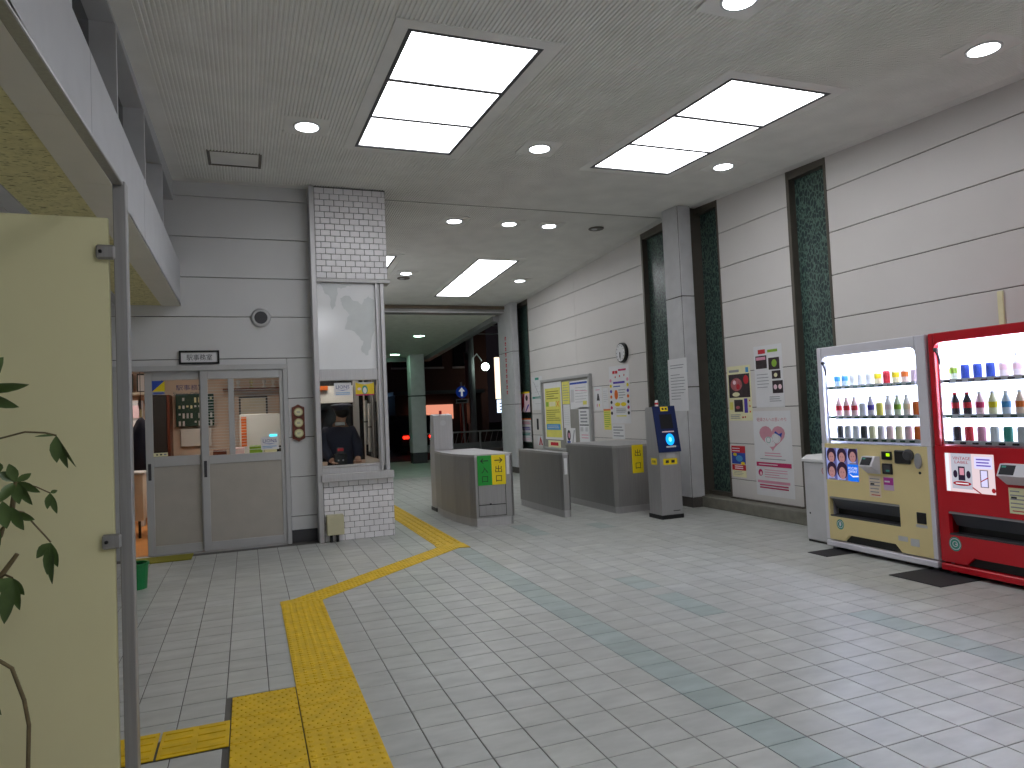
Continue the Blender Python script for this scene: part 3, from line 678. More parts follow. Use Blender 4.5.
t = thing('booth_stool', 'stool under the seated person behind the booth window', 'stool', (1.08, 9.02, 0))
b = MB(); b.lathe((1.08, 9.02, .42), [(.17, 0), (.18, .03), (.16, .06)], M_rub, 20); b.build('seat', t); b = MB(); b.tube([(1.08, 9.02, 0), (1.08, 9.02, .43)], .03, M_steel); b.lathe((1.08, 9.02, 0), [(.18, 0), (.18, .02), (.03, .05)], M_steel, 20); b.build('base', t)
b = MB(); b.bbox(.84, 1.57, 8.61, 8.82, .80, .835, .004, M_gray); b.bbox(.84, .88, 8.62, 8.80, 0, .80, .004, M_gray); b.bbox(1.5, 1.54, 8.62, 8.80, 0, .80, .004, M_gray); solo('booth_desk', b, 'grey desk top inside the booth under the hands of the seated person', 'desk')
t = thing('ticket_machine', 'small black validator with red top on the booth desk behind the glass', 'machine', (1.04, 8.66, .836))
b = MB(); b.bbox(.965, 1.115, 8.63, 8.73, .836, .975, .008, M_black); b.build('body', t); b = MB(); b.bbox(1.0, 1.08, 8.65, 8.70, .975, 1.05, .006, M_dgray); b.build('head', t); b = MB(); b.box(1.005, 1.075, 8.645, 8.65, 1.01, 1.04, M_red); b.build('display', t)
for x in (1.01, 1.065): b = MB(); b.lathe((x, 8.622, .90), [(.008, 0), (.01, .01)], M_lgray, 10, 'Y'); b.build('button', t)
# booth back window: white blind, mullions, rolls
bw = struct('window_5', MB().box(.70, 1.57, 10.2, 10.25, 0, .80, M_owall), (0, 0, 0))
b = MB(); b.box(.70, 1.57, 10.2, 10.25, 1.95, 2.6, M_owall); b.bbox(1.42, 1.50, 10.15, 10.22, .8, 1.95, .004, M_gray); b.build('frame', bw)
b = MB(); b.box(.70, 1.57, 10.22, 10.225, .8, 1.95, M_gdark); b.build('pane', bw)
b = MB(); b.bbox(.75, 1.41, 10.08, 10.12, 1.62, 1.86, .004, M_white); solo('booth_blind', b, 'white roller blind at the back window of the booth', 'blind')
b = MB(); b.bbox(.80, 1.06, 10.02, 10.07, 1.80, 1.86, .003, M_or); solo('booth_notice', b, 'orange strip notice above the blind in the booth', 'notice')
for k, (x, z0, z1) in enumerate(((1.435, 1.05, 1.62), (1.50, .95, 1.58))):
    t = thing('wall_chart', ('left' if k == 0 else 'right') + ' one of two white paper rolls hanging at the booth side', 'paper roll', (x, 9.2, z0), 'paper rolls in booth'); b = MB(); b.tube([(x, 9.2 + .1 * k, z0), (x + .006, 9.2 + .1 * k, z1)], .022, M_white, 10); b.build('roll', t)
    b = MB(); b.box(x - .024, x + .028, 9.175 + .1 * k, 9.19 + .1 * k, (z0 + z1) / 2, (z0 + z1) / 2 + .015, M_dgray); b.build('strap', t)

# ---- office interior -----------------------------------------------------------------
b = MB(); b.box(-3.4, 1.58, YO + .12, 12.6, -.10, .0, M_oak); struct('floor_office', b)
b = MB(); b.box(-3.4, 1.58, 12.5, 12.6, 0, 2.7, M_owall); b.box(-3.5, -3.4, YO + .12, 12.6, 0, 2.7, M_owall); struct('wall_office', b)
b = MB(); b.box(-3.4, 1.58, YO + .12, 12.6, 2.6, 2.7, M_white); struct('ceiling_office', b)
for k, x in enumerate((-1.9, -.35, 1.06)):
    t = thing('office_light', ('left', 'middle', 'right')[k] + ' fluorescent ceiling fitting in the office', 'ceiling light', (x, 10.2, 2.55)); b = MB(); b.box(x - .45, x + .45, 10.0 - .9 * (k == 2), 10.5 - .9 * (k == 2), 2.565, 2.595, M_white); b.build('housing', t); b = MB(); b.box(x - .42, x + .42, 10.04 - .9 * (k == 2), 10.46 - .9 * (k == 2), 2.55, 2.565, glow('office lamp', (255, 240, 226), OFFICE_E)); b.build('diffuser', t)  # last fitting is an added, unseen lamp that brightens the booth and its counter
Y2 = 12.0
FB = frame((0, 12.48, 0), (1, 0, 0), (0, 0, 1))
t = thing('dark_locker', 'tall dark locker with a brown edge seen through the office door glass', 'locker', (-1.25, 12.2, 0))
b = MB(); b.bbox(-1.45, -1.15, 12.0, 12.45, .05, 1.88, .01, mat('locker dark', (42, 38, 40), .5)); b.build('body', t); b = MB(); b.box(-1.15, -1.11, 12.0, 12.45, .05, 1.88, M_brown); b.build('edge', t); b = MB(); b.box(-1.45, -1.11, 12.02, 12.43, 0, .05, M_black); b.build('plinth', t)
t = thing('key_board', 'green key board with rows of tags on the office back wall', 'key board', (-.75, 12.45, 1.38))
b = MB(); b.bbox(-1.06, -.50, 12.40, 12.46, 1.38, 1.90, .006, M_kgreen); b.build('board', t)
kp = 0
for r in range(4):
    for c in range(9):
        if random.random() < .2: continue
        x = -1.02 + .058 * c; z = 1.84 - .125 * r
        b = MB(); b.box(x, x + .03, 12.392, 12.40, z - random.choice((.03, .05, .08)), z, random.choice((M_paper, M_paper, M_cream, M_lgray))); b.build('tag', t)
b = MB(); b.bbox(-1.0, -.55, 12.42, 12.46, 1.06, 1.34, .004, M_white); solo('white_board', b, 'plain white board below the green key board', 'board')
b = MB(); b.bbox(-3.0, -1.3, 12.1, 12.46, 1.90, 1.94, .003, M_cream2); solo('office_shelf', b, 'cream wall shelf high on the office back wall', 'shelf')
for k, x in enumerate((-1.83, -1.60, -1.42)):
    t = thing('framed_certificate', ['left', 'middle', 'right'][k] + ' dark framed certificate on the office shelf', 'picture frame', (x + .09, 12.3, 1.94), 'framed certificates')
    b = MB(); b.bbox(x, x + .18, 12.36, 12.38, 1.942, 2.24, .004, M_black); b.build('frame', t); b = MB(); b.box(x + .02, x + .16, 12.352, 12.36, 1.965, 2.215, M_paper); b.build('sheet', t)
t = thing('office_cabinet', 'beige cabinet with black legs seen past the open door gap', 'cabinet', (-1.75, 10.3, 0))
b = MB(); b.bbox(-2.2, -1.25, 10.0, 10.5, .22, .80, .006, M_cream2); b.bbox(-2.22, -1.23, 9.98, 10.52, .80, .83, .004, M_lgray); b.build('body', t)
for x in (-2.1, -1.45, -1.32):
    b = MB(); b.box(x, x + .03, 10.05, 10.08, 0, .22, M_black); b.build('leg', t)
t = thing('notice_rack', 'rack of coloured leaflets beside the dark coat in the office', 'rack', (-1.62, 11.2, 0))
b = MB(); b.box(-1.80, -1.40, 11.2, 11.24, .84, 1.78, M_lgray); b.box(-1.80, -1.76, 11.2, 11.4, 0, 1.78, M_lgray); b.box(-1.44, -1.40, 11.2, 11.4, 0, 1.78, M_lgray); b.build('frame', t)
for k in range(4):
    for j in range(2):
        b = MB(); b.box(-1.74 + .17 * j, -1.60 + .17 * j, 11.18, 11.195, .9 + .21 * k, 1.08 + .21 * k, [M_lpink, M_paper, M_py, M_paper, M_sky, M_paper, M_paper, M_lpink][k * 2 + j]); b.build('leaflet', t)
t = thing('hanging_coat', 'dark navy coat hanging beside the door inside the office', 'coat', (-1.26, 9.6, .85))
b = MB(); b.lathe((-1.22, 9.7, .88), [(.13, 0), (.14, .2), (.12, .45), (.05, .6), (.015, .64)], M_navy, 14); b.build('coat', t, smooth=True); b = MB(); b.tube([(-1.22, 9.7, 1.50), (-1.22, 9.7, 1.62)], .012, M_gold); b.tube([(-1.22, 9.7, 1.62), (-1.22, 9.7, 2.6)], .004, M_dgray); b.build('hook', t)
# right half, behind the blind
b = MB()
for k in range(26): z = 1.09 + .0325 * k; b.box(-.42, .38, YO + .07, YO + .085, z, z + .006, M_white)
t = thing('venetian_blind', 'open white venetian blind behind the right office door pane', 'blind', (0, YO + .08, 1.07)); o = b.build('slat', t); o['kind'] = 'stuff'
b = MB(); b.box(-.42, .38, YO + .065, YO + .09, 1.935, 1.965, M_white); b.build('head_rail', t)
t = thing('trophy_shelf', 'shelf high on the office wall behind the blind', 'shelf', (.1, 12.3, 1.95)); b = MB(); b.box(-.35, .62, 12.2, 12.46, 1.93, 1.96, M_brown); b.build('board', t)
for k, x in enumerate((-.25, -.12, .08, .28, .42)):
    b = MB(); b.lathe((x, 12.3, 1.96), [(.035, 0), (.035, .03), (.01, .05), (.03, .09), (.035, .13), (.008, .14)], (M_white, M_gold)[k == 2], 10); solo('trophy', b, '%s trophy from the left on the high office shelf' % ['first', 'second', 'third', 'fourth', 'fifth'][k], 'trophy', 'trophies on the office shelf', smooth=True)
t = thing('framed_notice', 'dark framed pale notice on the office wall behind the blind', 'frame', (.1, 12.46, 1.45)); b = MB(); b.box(-.12, .33, 12.44, 12.47, 1.45, 1.83, M_dgray); b.build('frame', t); b = MB(); b.box(-.09, .30, 12.43, 12.44, 1.48, 1.80, M_cream2); b.build('sheet', t)
t = thing('office_machine', 'white cabinet sized office machine with an orange strip behind the blind', 'machine', (.15, 10.9, 0)); b = MB(); b.bbox(-.10, .48, 10.8, 11.3, .0, 1.52, .01, M_white); b.build('body', t); b = MB(); b.box(-.08, -.01, 10.792, 10.8, 1.06, 1.48, M_or); b.build('strip', t); b = MB(); b.box(.30, .40, 10.79, 10.8, 1.16, 1.22, glow('cyan led', (80, 220, 250), 2)); b.build('display', t)
b = MB(); b.bbox(-.72, .58, 9.7, 10.3, .94, .98, .004, M_cream2); b.box(-.70, -.66, 9.72, 10.28, 0, .94, M_gray); b.box(.52, .56, 9.72, 10.28, 0, .94, M_gray); solo('office_desk', b, 'cream office counter behind the right door pane', 'desk')
for k, (x, c, nm) in enumerate(((-.42, M_brown, 'brown'), (-.2, M_lpink, 'pink'), (.02, M_pg, 'green'), (.2, M_cream, 'cream'), (.36, M_black, 'black'))):
    b = MB(); b.bbox(x, x + .16, 9.85, 10.05, .981, 1.06 + .015 * (k % 3), .006, c); solo('desk_box', b, '%s box on the office counter behind the blind' % nm, 'box')
# green bin before the office
t = thing('green_bin', 'small green bin standing on the floor behind the steel post', 'bin', (-.92, 6.95, 0)); b = MB(); b.lathe((-.94, 6.95, 0), [(.085, 0), (.10, .21), (.092, .21), (.08, .012)], mat('green plastic', (14, 122, 62), .4), 20); b.build('body', t, smooth=False); b = MB(); b.lathe((-.94, 6.95, .205), [(.108, 0), (.108, .018), (.092, .018), (.092, 0)], MATS['green plastic'], 20); b.build('rim', t)

# ================================================================== PARTITION + POST (near left)
t = thing('partition_screen', 'cream yellow partition screen fixed to a steel post and overhead rail', 'partition', (-.42, 2.88, 0))
b = MB(); b.bbox(-1.9, -.452, 2.87, 2.895, .06, 2.165, .004, M_screen); b.build('screen_panel', t)
b = MB(); b.bbox(-.435, -.393, 2.86, 2.92, 0, 2.30, .003, M_steeld); b.build('post', t)
b = MB(); b.bbox(-.433, -.398, 0, 3.92, 2.285, 2.297, .003, M_steeld, lambda x, y, z: Vector((x - .034 * (3.92 - y), y - 1.0, z))); b.build('rail', t)
b = MB(); b.bbox(-1.9, -1.86, 2.86, 2.92, 0, 2.32, .003, M_steel); b.build('post', t)
for z in (2.035, 1.0):
    b = MB(); b.bbox(-.49, -.43, 2.845, 2.865, z - .026, z + .026, .006, M_steeld); k = b.build('bracket', t); b = MB(); b.lathe((-.475, 2.838, z), [(.006, 0), (.007, .007)], M_black, 8, 'Y'); b.build('screw', k)

# plant
pl = thing('potted_plant', 'umbrella plant with drooping palmate leaves in front of the cream partition', 'plant', (-.98, 2.48, 0))
b = MB(); b.lathe((-.98, 2.48, 0), [(.13, 0), (.17, .28), (.18, .30), (.16, .30), (.15, .25)], mat('terracotta', (150, 84, 56), .8), 20); b.build('pot', pl)
b = MB(); b.lathe((-.98, 2.48, .24), [(.155, 0), (.15, .02)], M_dgray, 16); b.build('soil', pl)
b = MB()
b.tube([(-.98, 2.48, .24), (-.94, 2.5, .55), (-.83, 2.5, .86), (-.744, 2.5, .93), (-.695, 2.5, .975), (-.65, 2.5, 1.04)], [.014, .013, .011, .009, .008, .006], M_stem)
b.tube([(-.93, 2.5, .60), (-.85, 2.5, .92), (-.743, 2.5, 1.032), (-.693, 2.5, 1.10), (-.662, 2.5, 1.17), (-.651, 2.5, 1.253)], [.012, .011, .010, .009, .008, .006], M_stem)
b.tube([(-.95, 2.5, .5), (-.9, 2.45, 1.0), (-.82, 2.45, 1.35), (-.76, 2.45, 1.50)], [.012, .01, .008, .006], M_stem)
b.tube([(-.97, 2.5, .30), (-.90, 2.54, .60), (-.80, 2.55, .70), (-.749, 2.55, .716), (-.712, 2.55, .719), (-.682, 2.55, .693), (-.652, 2.55, .593), (-.641, 2.55, .517), (-.645, 2.55, .39), (-.66, 2.52, .20)], .006, M_stem)
b.tube([(-.84, 2.48, 1.28), (-.76, 2.5, 1.345), (-.727, 2.5, 1.362), (-.689, 2.5, 1.385), (-.626, 2.5, 1.401), (-.575, 2.5, 1.396), (-.545, 2.5, 1.386)], .0028, M_stem)
b.tube([(-.662, 2.5, 1.17), (-.635, 2.51, 1.16), (-.609, 2.52, 1.118), (-.585, 2.52, 1.085), (-.569, 2.52, 1.062)], .0025, M_stem)
b.tube([(-.695, 2.5, .975), (-.67, 2.46, .988), (-.643, 2.42, .984)], .003, M_stem)
b.tube([(-.651, 2.5, 1.253), (-.60, 2.5, 1.235), (-.564, 2.5, 1.213)], .002, M_stem)
b.build('stem', pl)
def leaflet(p0, p1, w, twist=0.0):
    p0, p1 = Vector(p0), Vector(p1); d = p1 - p0; L = d.length; d.normalize()
    side = d.cross(Vector((0, 1, 0))); side = (side.normalized() if side.length > .01 else Vector((1, 0, 0))); side.rotate(Matrix.Rotation(twist, 3, d)); nn = d.cross(side)
    prof = [(0, .04), (.15, .45), (.35, .9), (.55, 1), (.75, .75), (.9, .38), (1, .02)]
    b = MB(); P = []
    for s_, k in prof:
        c = p0 + d * L * s_ + Vector((0, 0, -1)) * L * .12 * s_ * s_
        P += [c - side * w * k + nn * w * k * .35, c, c + side * w * k + nn * w * k * .35]
    P += [q + Vector((0, .0012, 0)) for q in P]; n = len(prof) * 3
    fs = []
    for i in range(len(prof) - 1):
        for j in (0, 1):
            a = i * 3 + j; fs += [(a, a + 1, a + 4, a + 3), (n + a + 3, n + a + 4, n + a + 1, n + a)]
    b.add(P, fs, M_leaf); return b.build('leaf', pl, smooth=True)
for p0, p1, w, tw in [((-.78, 2.45, 1.50), (-.664, 2.45, 1.645), .028, .3), ((-.74, 2.45, 1.525), (-.601, 2.45, 1.558), .017, .9), ((-.75, 2.46, 1.52), (-.627, 2.45, 1.490), .017, .5), ((-.76, 2.44, 1.5), (-.78, 2.38, 1.36), .02, 0),
    ((-.545, 2.5, 1.386), (-.545, 2.5, 1.312), .014, .2), ((-.545, 2.5, 1.386), (-.518, 2.51, 1.295), .012, .5), ((-.545, 2.5, 1.386), (-.494, 2.5, 1.298), .010, 1.0), ((-.545, 2.5, 1.386), (-.60, 2.49, 1.392), .003, .2),
    ((-.651, 2.5, 1.253), (-.69, 2.49, 1.292), .012, .3), ((-.651, 2.5, 1.253), (-.612, 2.5, 1.282), .009, .5), ((-.651, 2.5, 1.253), (-.587, 2.49, 1.226), .010, .2), ((-.651, 2.5, 1.253), (-.605, 2.48, 1.192), .012, .4), ((-.651, 2.5, 1.253), (-.638, 2.48, 1.195), .013, .1), ((-.651, 2.5, 1.253), (-.686, 2.47, 1.205), .013, .2), ((-.651, 2.5, 1.253), (-.66, 2.47, 1.318), .012, .2),
    ((-.69, 2.48, 1.28), (-.70, 2.46, 1.33), .018, 0), ((-.68, 2.48, 1.20), (-.665, 2.46, 1.13), .017, 0), ((-.66, 2.49, 1.18), (-.625, 2.47, 1.12), .014, .3), ((-.70, 2.47, 1.15), (-.69, 2.46, 1.06), .016, .2), ((-.65, 2.49, 1.16), (-.60, 2.48, 1.145), .010, .3),
    ((-.564, 2.5, 1.213), (-.547, 2.5, 1.156), .008, .2), ((-.564, 2.5, 1.213), (-.572, 2.5, 1.170), .008, .2), ((-.564, 2.5, 1.213), (-.545, 2.5, 1.222), .005, .2),
    ((-.569, 2.52, 1.06), (-.607, 2.52, 1.024), .013, .5), ((-.569, 2.52, 1.06), (-.580, 2.52, .975), .012, .3), ((-.569, 2.52, 1.06), (-.552, 2.52, .993), .010, .2), ((-.569, 2.52, 1.06), (-.565, 2.51, .95), .012, .6),
    ((-.643, 2.42, .984), (-.664, 2.42, .870), .017, .2), ((-.643, 2.42, .984), (-.626, 2.42, .90), .012, .3), ((-.643, 2.42, .984), (-.614, 2.42, .938), .012, .4), ((-.643, 2.42, .984), (-.70, 2.42, .95), .014, .2),
    ((-.76, 2.55, .64), (-.71, 2.55, .57), .012, .2), ((-.80, 2.5, 1.34), (-.74, 2.46, 1.30), .02, .2), ((-.86, 2.45, 1.2), (-.80, 2.42, 1.1), .02, .1), ((-.85, 2.45, 1.2), (-.93, 2.42, 1.12), .02, .1), ((-.78, 2.45, 1.50), (-.86, 2.42, 1.58), .02, .1), ((-.94, 2.5, .8), (-1.03, 2.45, .74), .02, .1)]:
    leaflet(p0, p1, w * 1.25, tw)

# ================================================================== TICKET GATES
def gate_body(t, pts, z1, base_in=.02, plinth=.10):
    b = MB(); b.prism(pts, plinth, z1 - .03, M_steeld); b.build('body', t)
    cx = sum(p[0] for p in pts) / len(pts); cy = sum(p[1] for p in pts) / len(pts)
    b = MB(); b.prism([(cx + (x - cx) * .96, cy + (y - cy) * .985) for x, y in pts], 0, plinth, M_steel); b.build('plinth', t)
    b = MB(); b.prism([(cx + (x - cx) * 1.01, cy + (y - cy) * 1.005) for x, y in pts], z1 - .03, z1, M_steel); b.build('top', t)
g1 = thing('ticket_gate', 'stainless fare gate cabinet with green and yellow 入口 出口 sign', 'ticket gate', (2.8, 9.0, 0), 'station fare gates')
gate_body(g1, [(2.50, 9.85), (2.46, 9.4), (2.48, 8.8), (2.55, 8.37), (2.60, 8.28), (3.05, 8.24), (3.09, 8.27), (3.10, 9.85)], .88)
def sgn(u0, v0, w, h): return frame((u0, v0, 0), (1, -.085, 0), (0, 0, 1))
Fg = frame((2.60, 8.277, 0), (.45, -.04, 0), (0, 0, 1))
b = MB()
for q in ((.03, .035, .12, .85), (.375, .38, .12, .85)): b.box(q[0], q[1], q[2], q[3], .0, .003, M_black, Fg)
b.box(.03, .38, .12, .125, 0, .003, M_black, Fg); b.box(.03, .38, .255, .262, 0, .003, M_black, Fg); b.box(.17, .19, .262, .275, 0, .008, M_black, Fg); b.build('service_door', g1)
b = MB(); b.box(.03, .21, .50, .865, .002, .010, M_sign_g, Fg); b.box(.21, .385, .50, .865, .002, .010, M_sign_y, Fg); sg = b.build('sign_plate', g1, label='green and yellow sign plate')
p = Print(Fg, .0102)
def arrow(p, cx, cz, dirn, w, m, F=None):
    p.rect(cx - w * .5, cz - w * .06, cx + w * .5, cz + w * .06, m)
    p.poly([(cx + dirn * w * .55, cz), (cx + dirn * w * .2, cz + w * .32), (cx + dirn * w * .08, cz + w * .30), (cx + dirn * w * .38, cz)][::dirn], m); p.poly([(cx + dirn * w * .55, cz), (cx + dirn * w * .38, cz), (cx + dirn * w * .08, cz - w * .30), (cx + dirn * w * .2, cz - w * .32)][::dirn], m)
arrow(p, .12, .80, -1, .10, M_black); arrow(p, .297, .80, 1, .10, M_black)
p.text('入', .12, .692, .085, .085, M_black); p.text('口', .12, .575, .075, .075, M_black); p.text('出', .297, .692, .085, .085, M_black); p.text('口', .297, .575, .075, .075, M_black); p.build('lettering', sg)
b = MB(); b.box(.40, .435, .62, .85, .001, .004, M_paper, Fg); b.build('white_strip', g1)
g2 = thing('ticket_gate', 'slim plain stainless fare gate cabinet standing in the middle', 'ticket gate', (3.85, 9.0, 0), 'station fare gates')
gate_body(g2, [(3.77, 9.80), (3.78, 8.36), (3.80, 8.31), (3.87, 8.30), (3.90, 8.33), (3.91, 9.80)], .83, plinth=.09)
b = MB(); b.box(3.815, 3.855, 8.297, 8.304, .55, .76, M_paper); b.build('white_strip', g2)
g3 = thing('ticket_gate', 'wide stainless fare gate cabinet with yellow 出口 sign against the wall', 'ticket gate', (4.9, 8.9, 0), 'station fare gates')
gate_body(g3, [(4.46, 9.60), (4.47, 8.20), (4.51, 8.15), (5.28, 8.20), (5.30, 9.60)], .885, plinth=.09)
F3 = frame((4.51, 8.148, 0), (.77, .05, 0), (0, 0, 1))
b = MB(); b.box(.23, .40, .51, .88, .002, .012, M_sign_y, F3); sg = b.build('sign_plate', g3, label='yellow exit sign plate'); p = Print(F3, .0122); p.text('出', .315, .775, .09, .09, M_black); p.text('口', .315, .605, .08, .08, M_black); p.build('lettering', sg)
b = MB(); b.box(5.30, 5.88, 8.75, 8.80, .1, .80, M_steeld); b.build('wing', g3)

def reader(x0, x1, y0, y1, label, flip=False):
    t = thing('card_reader', label, 'card reader', ((x0 + x1) / 2, (y0 + y1) / 2, 0))
    FX = lambda a, bb, c: Vector((c, a, bb))
    if not flip: prof = [(y0, .05), (y0, .82), (y0 + .10, 1.37), (y1 - .02, 1.37), (y1, 1.34), (y1, .05)]
    else: prof = [(y0, .05), (y0, 1.38), (y1 - .10, 1.40), (y1, .85), (y1, .05)]
    b = MB(); b.prism(prof, x0, x1, M_steel, FX); b.build('body', t)
    b = MB(); b.box(x0 - .008, x1 + .008, y0 - .008, y1 + .008, 0, .05, M_black); b.build('base', t)
    return t
rd = reader(4.69, 4.985, 7.42, 7.70, 'stainless card reader post with slanted navy face and cyan glowing disc')
FR = frame((4.69, 7.42, .82), (1, 0, 0), (0, .10, .55))
navy = mat('reader navy', (18, 34, 84), .3, var=.02)
b = MB(); b.bbox(-.012, .305, -.01, .565, 0, .022, .004, navy, FR); fp = b.build('face_panel', rd, label='dark blue slanted face')
p = Print(FR, .0222); p.rect(.06, .28, .24, .46, M_black); p.rect(.07, .235, .24, .25, M_lpink); p.rect(.10, .045, .235, .065, M_lgray); p.rect(.09, .50, .20, .555, M_sign_y); p.rect(.11, .515, .14, .54, M_inkd); p.rect(.155, .515, .185, .54, M_inkd); p.build('face_print', fp)
b = MB(); b.prism([(.165 + .058 * math.cos(2 * PI * i / 24), .145 + .072 * math.sin(2 * PI * i / 24)) for i in range(24)], .0225, .028, glow('cyan glow', (20, 150, 255), 1.6), FR); dsc = b.build('touch_disc', rd)
p = Print(FR, .0285); p.ell(.165, .145, .022, .03, glow('cyan core', (120, 230, 255), 1.6)); p.build('disc_core', dsc)
F7 = frame((4.69, 7.42, 0), (1, 0, 0), (0, 0, 1)); Fs = frame((4.69, 7.70, 0), (0, -1, 0), (0, 0, 1))
p = Print(F7, .001); p.rect(.10, .745, .22, .805, M_lgray); p.rect(.05, .66, .25, .735, M_sign_y); p.rect(.085, .68, .13, .715, M_inkd); p.rect(.165, .68, .215, .715, M_inkd); p.rect(.16, .09, .26, .10, M_dgray); p.build('sticker', rd)
p = Print(Fs, .001); p.rect(.09, .66, .22, .74, M_sign_y); p.rect(.12, .685, .145, .715, M_inkd); p.rect(.16, .685, .19, .715, M_inkd); p.build('sticker', rd)
b = MB(); b.lathe((4.80, 7.60, 1.37), [(.022, 0), (.022, .03)], M_white, 12); b.lathe((4.80, 7.60, 1.40), [(.022, 0), (.022, .025)], M_red, 12); b.lathe((4.80, 7.60, 1.425), [(.022, 0), (.018, .03)], M_white, 12); b.build('lamp', rd)
r2 = reader(2.52, 2.80, 9.92, 10.2, 'stainless card reader post behind the green and yellow signed gate, seen from its back', True)
p = Print(frame((2.52, 9.92, 0), (1, 0, 0), (0, 0, 1)), .001); p.ell(.14, 1.27, .045, .04, M_lgray); p.build('emblem', r2)
b = MB(); b.lathe((2.66, 10.05, 1.40), [(.02, 0), (.02, .05)], M_red, 12); b.build('lamp', r2)

# ================================================================== CLOCK AND POSTERS
t = thing('wall_clock', 'round white wall clock with black rim above the notices', 'clock', (XW, 10.27, 2.13))
Fw = frame((XW, 0, 0), (0, -1, 0), (0, 0, 1))     # a = -y, b = z, c toward the room
b = MB(); b.lathe((XW - .06, 10.27, 2.29), [(.15, .0), (.165, .01), (.168, .06)], M_black, 32, 'X'); b.build('rim', t, smooth=False)
p = Print(Fw, .0605); p.ell(-10.27, 2.29, .145, .145, M_paper, 32)
for k in range(12):
    a_ = PI * k / 6; p.ell(-10.27 + .12 * math.sin(a_), 2.29 + .12 * math.cos(a_), .009, .009, M_inkd, 8)
p.build('dial', t)
b = MB(); b.box(-10.276, -10.264, 2.19, 2.30, .066, .069, M_inkd, Fw); b.box(-10.279, -10.261, 2.21, 2.30, .070, .073, M_inkd, Fw); b.build('hand', t)
def post(y0, z0, w, h, m, label, draw, cat='poster', name='poster', group=None, off=.001, x=XW):
    F = frame((x, y0, z0), (0, -1, 0), (0, 0, 1)); return sheet(name, F, w, h, m, label, cat, draw, group, off=off)
M_photo = mat('photo dark', (52, 40, 44), .6, var=.4, scale=14); M_photo2 = mat('photo rose', (176, 96, 100), .6, var=.3, scale=16)
def pA(p, w, h):
    p.lines(w * .08, h * .885, w * .75, h * .935, 1, M_ink, .9); p.rect(w * .8, h * .87, w * .92, h * .96, M_sky)
    p.rect(w * .05, h * .42, w * .95, h * .85, M_photo); p.ell(w * .38, h * .66, w * .25, h * .12, M_photo2); p.ell(w * .3, h * .70, w * .07, h * .04, M_lpink); p.ell(w * .45, h * .62, w * .08, h * .05, M_red); p.ell(w * .8, h * .74, w * .11, h * .08, M_red); p.ell(w * .35, h * .48, w * .16, h * .04, M_cream)
    p.rect(w * .25, h * .16, w * .62, h * .38, M_photo); p.ell(w * .4, h * .24, w * .09, h * .03, M_photo2); p.rect(w * .68, h * .14, w * .82, h * .40, M_pur); p.rect(w * .05, h * .2, w * .2, h * .34, M_py); p.lines(w * .06, h * .03, w * .5, h * .12, 3, M_ink); p.ell(w * .6, h * .06, .015, .012, M_red); p.ell(w * .7, h * .065, .012, .012, M_red)
    for z in (.16, .26, .36): p.ell(w * .92, h * z, .012, .012, M_or)
post(7.60, 1.15, .45, .70, M_cream, 'pale yellow poster with a dark rose photograph on the wall between green strips', pA)
def pB(p, w, h):
    p.rect(w * .16, h * .87, w * .42, h * .94, M_red); p.lines(w * .5, h * .875, w * .85, h * .93, 1, M_pg, .8)
    p.rect(w * .06, h * .63, w * .46, h * .84, M_photo); p.rect(w * .08, h * .77, w * .42, h * .82, M_pink)
    p.rect(w * .52, h * .6, w * .90, h * .79, M_photo); p.ell(w * .72, h * .70, w * .09, h * .06, M_pg); p.rect(w * .62, h * .45, w * .92, h * .58, M_photo); p.ell(w * .75, h * .51, .03, .025, M_cream); p.rect(w * .62, h * .22, w * .98, h * .42, M_photo)
    p.ell(w * .72, h * .32, .03, .03, M_lpink); p.ell(w * .88, h * .32, .03, .03, M_lpink); p.lines(w * .08, h * .3, w * .5, h * .56, 5, M_ink, .2); p.lines(w * .5, h * .08, w * .9, h * .18, 3, M_ink, .3)
post(7.07, 1.31, .49, .75, M_paper, 'white poster with four dark photos above the pink heart poster', pB)
def pC(p, w, h):
    p.text('妊婦さんへの思いやり', w / 2, h * .90, w * .78, h * .045, mat('rose ink', (196, 92, 108), .7))
    hp = []
    for i in range(28):
        a_ = 2 * PI * i / 28; hp.append((w * .50 + w * .34 * (math.sin(a_) ** 3), h * .70 + h * .155 * ((13 * math.cos(a_) - 5 * math.cos(2 * a_) - 2 * math.cos(3 * a_) - math.cos(4 * a_)) / 15)))
    p.poly(hp[::-1], mat('heart pink', (206, 146, 160), .7)); p.ell(w * .40, h * .655, w * .10, h * .045, M_paper); p.ell(w * .60, h * .68, w * .12, h * .06, M_paper); p.ell(w * .47, h * .61, w * .1, h * .03, M_paper); p.ring(w * .40, h * .66, w * .06, .006, M_teal); p.poly([(w * .56, h * .745), (w * .70, h * .71), (w * .74, h * .69), (w * .77, h * .75), (w * .68, h * .73), (w * .60, h * .765)], M_blue)
    p.ring(w * .60, h * .68, w * .09, .003, M_ink); p.lines(w * .28, h * .46, w * .75, h * .52, 2, M_pink, .35); p.lines(w * .15, h * .42, w * .82, h * .45, 1, M_ink, .3)
    p.rect(w * .04, h * .345, w * .96, h * .395, M_mag); p.lines(w * .1, h * .36, w * .88, h * .38, 1, M_paper, .5); p.ell(w * .14, h * .27, w * .06, h * .04, M_mag); p.ell(w * .15, h * .26, w * .03, h * .022, M_lpink)
    p.lines(w * .25, h * .21, w * .85, h * .32, 4, M_pink, .3); p.lines(w * .05, h * .14, w * .95, h * .19, 1, M_pink, .6); p.lines(w * .1, h * .08, w * .9, h * .14, 2, M_mag, .5)
post(7.15, .235, .65, 1.03, M_paper, 'large white poster with a pink heart, mother and baby, low on the right wall', pC)
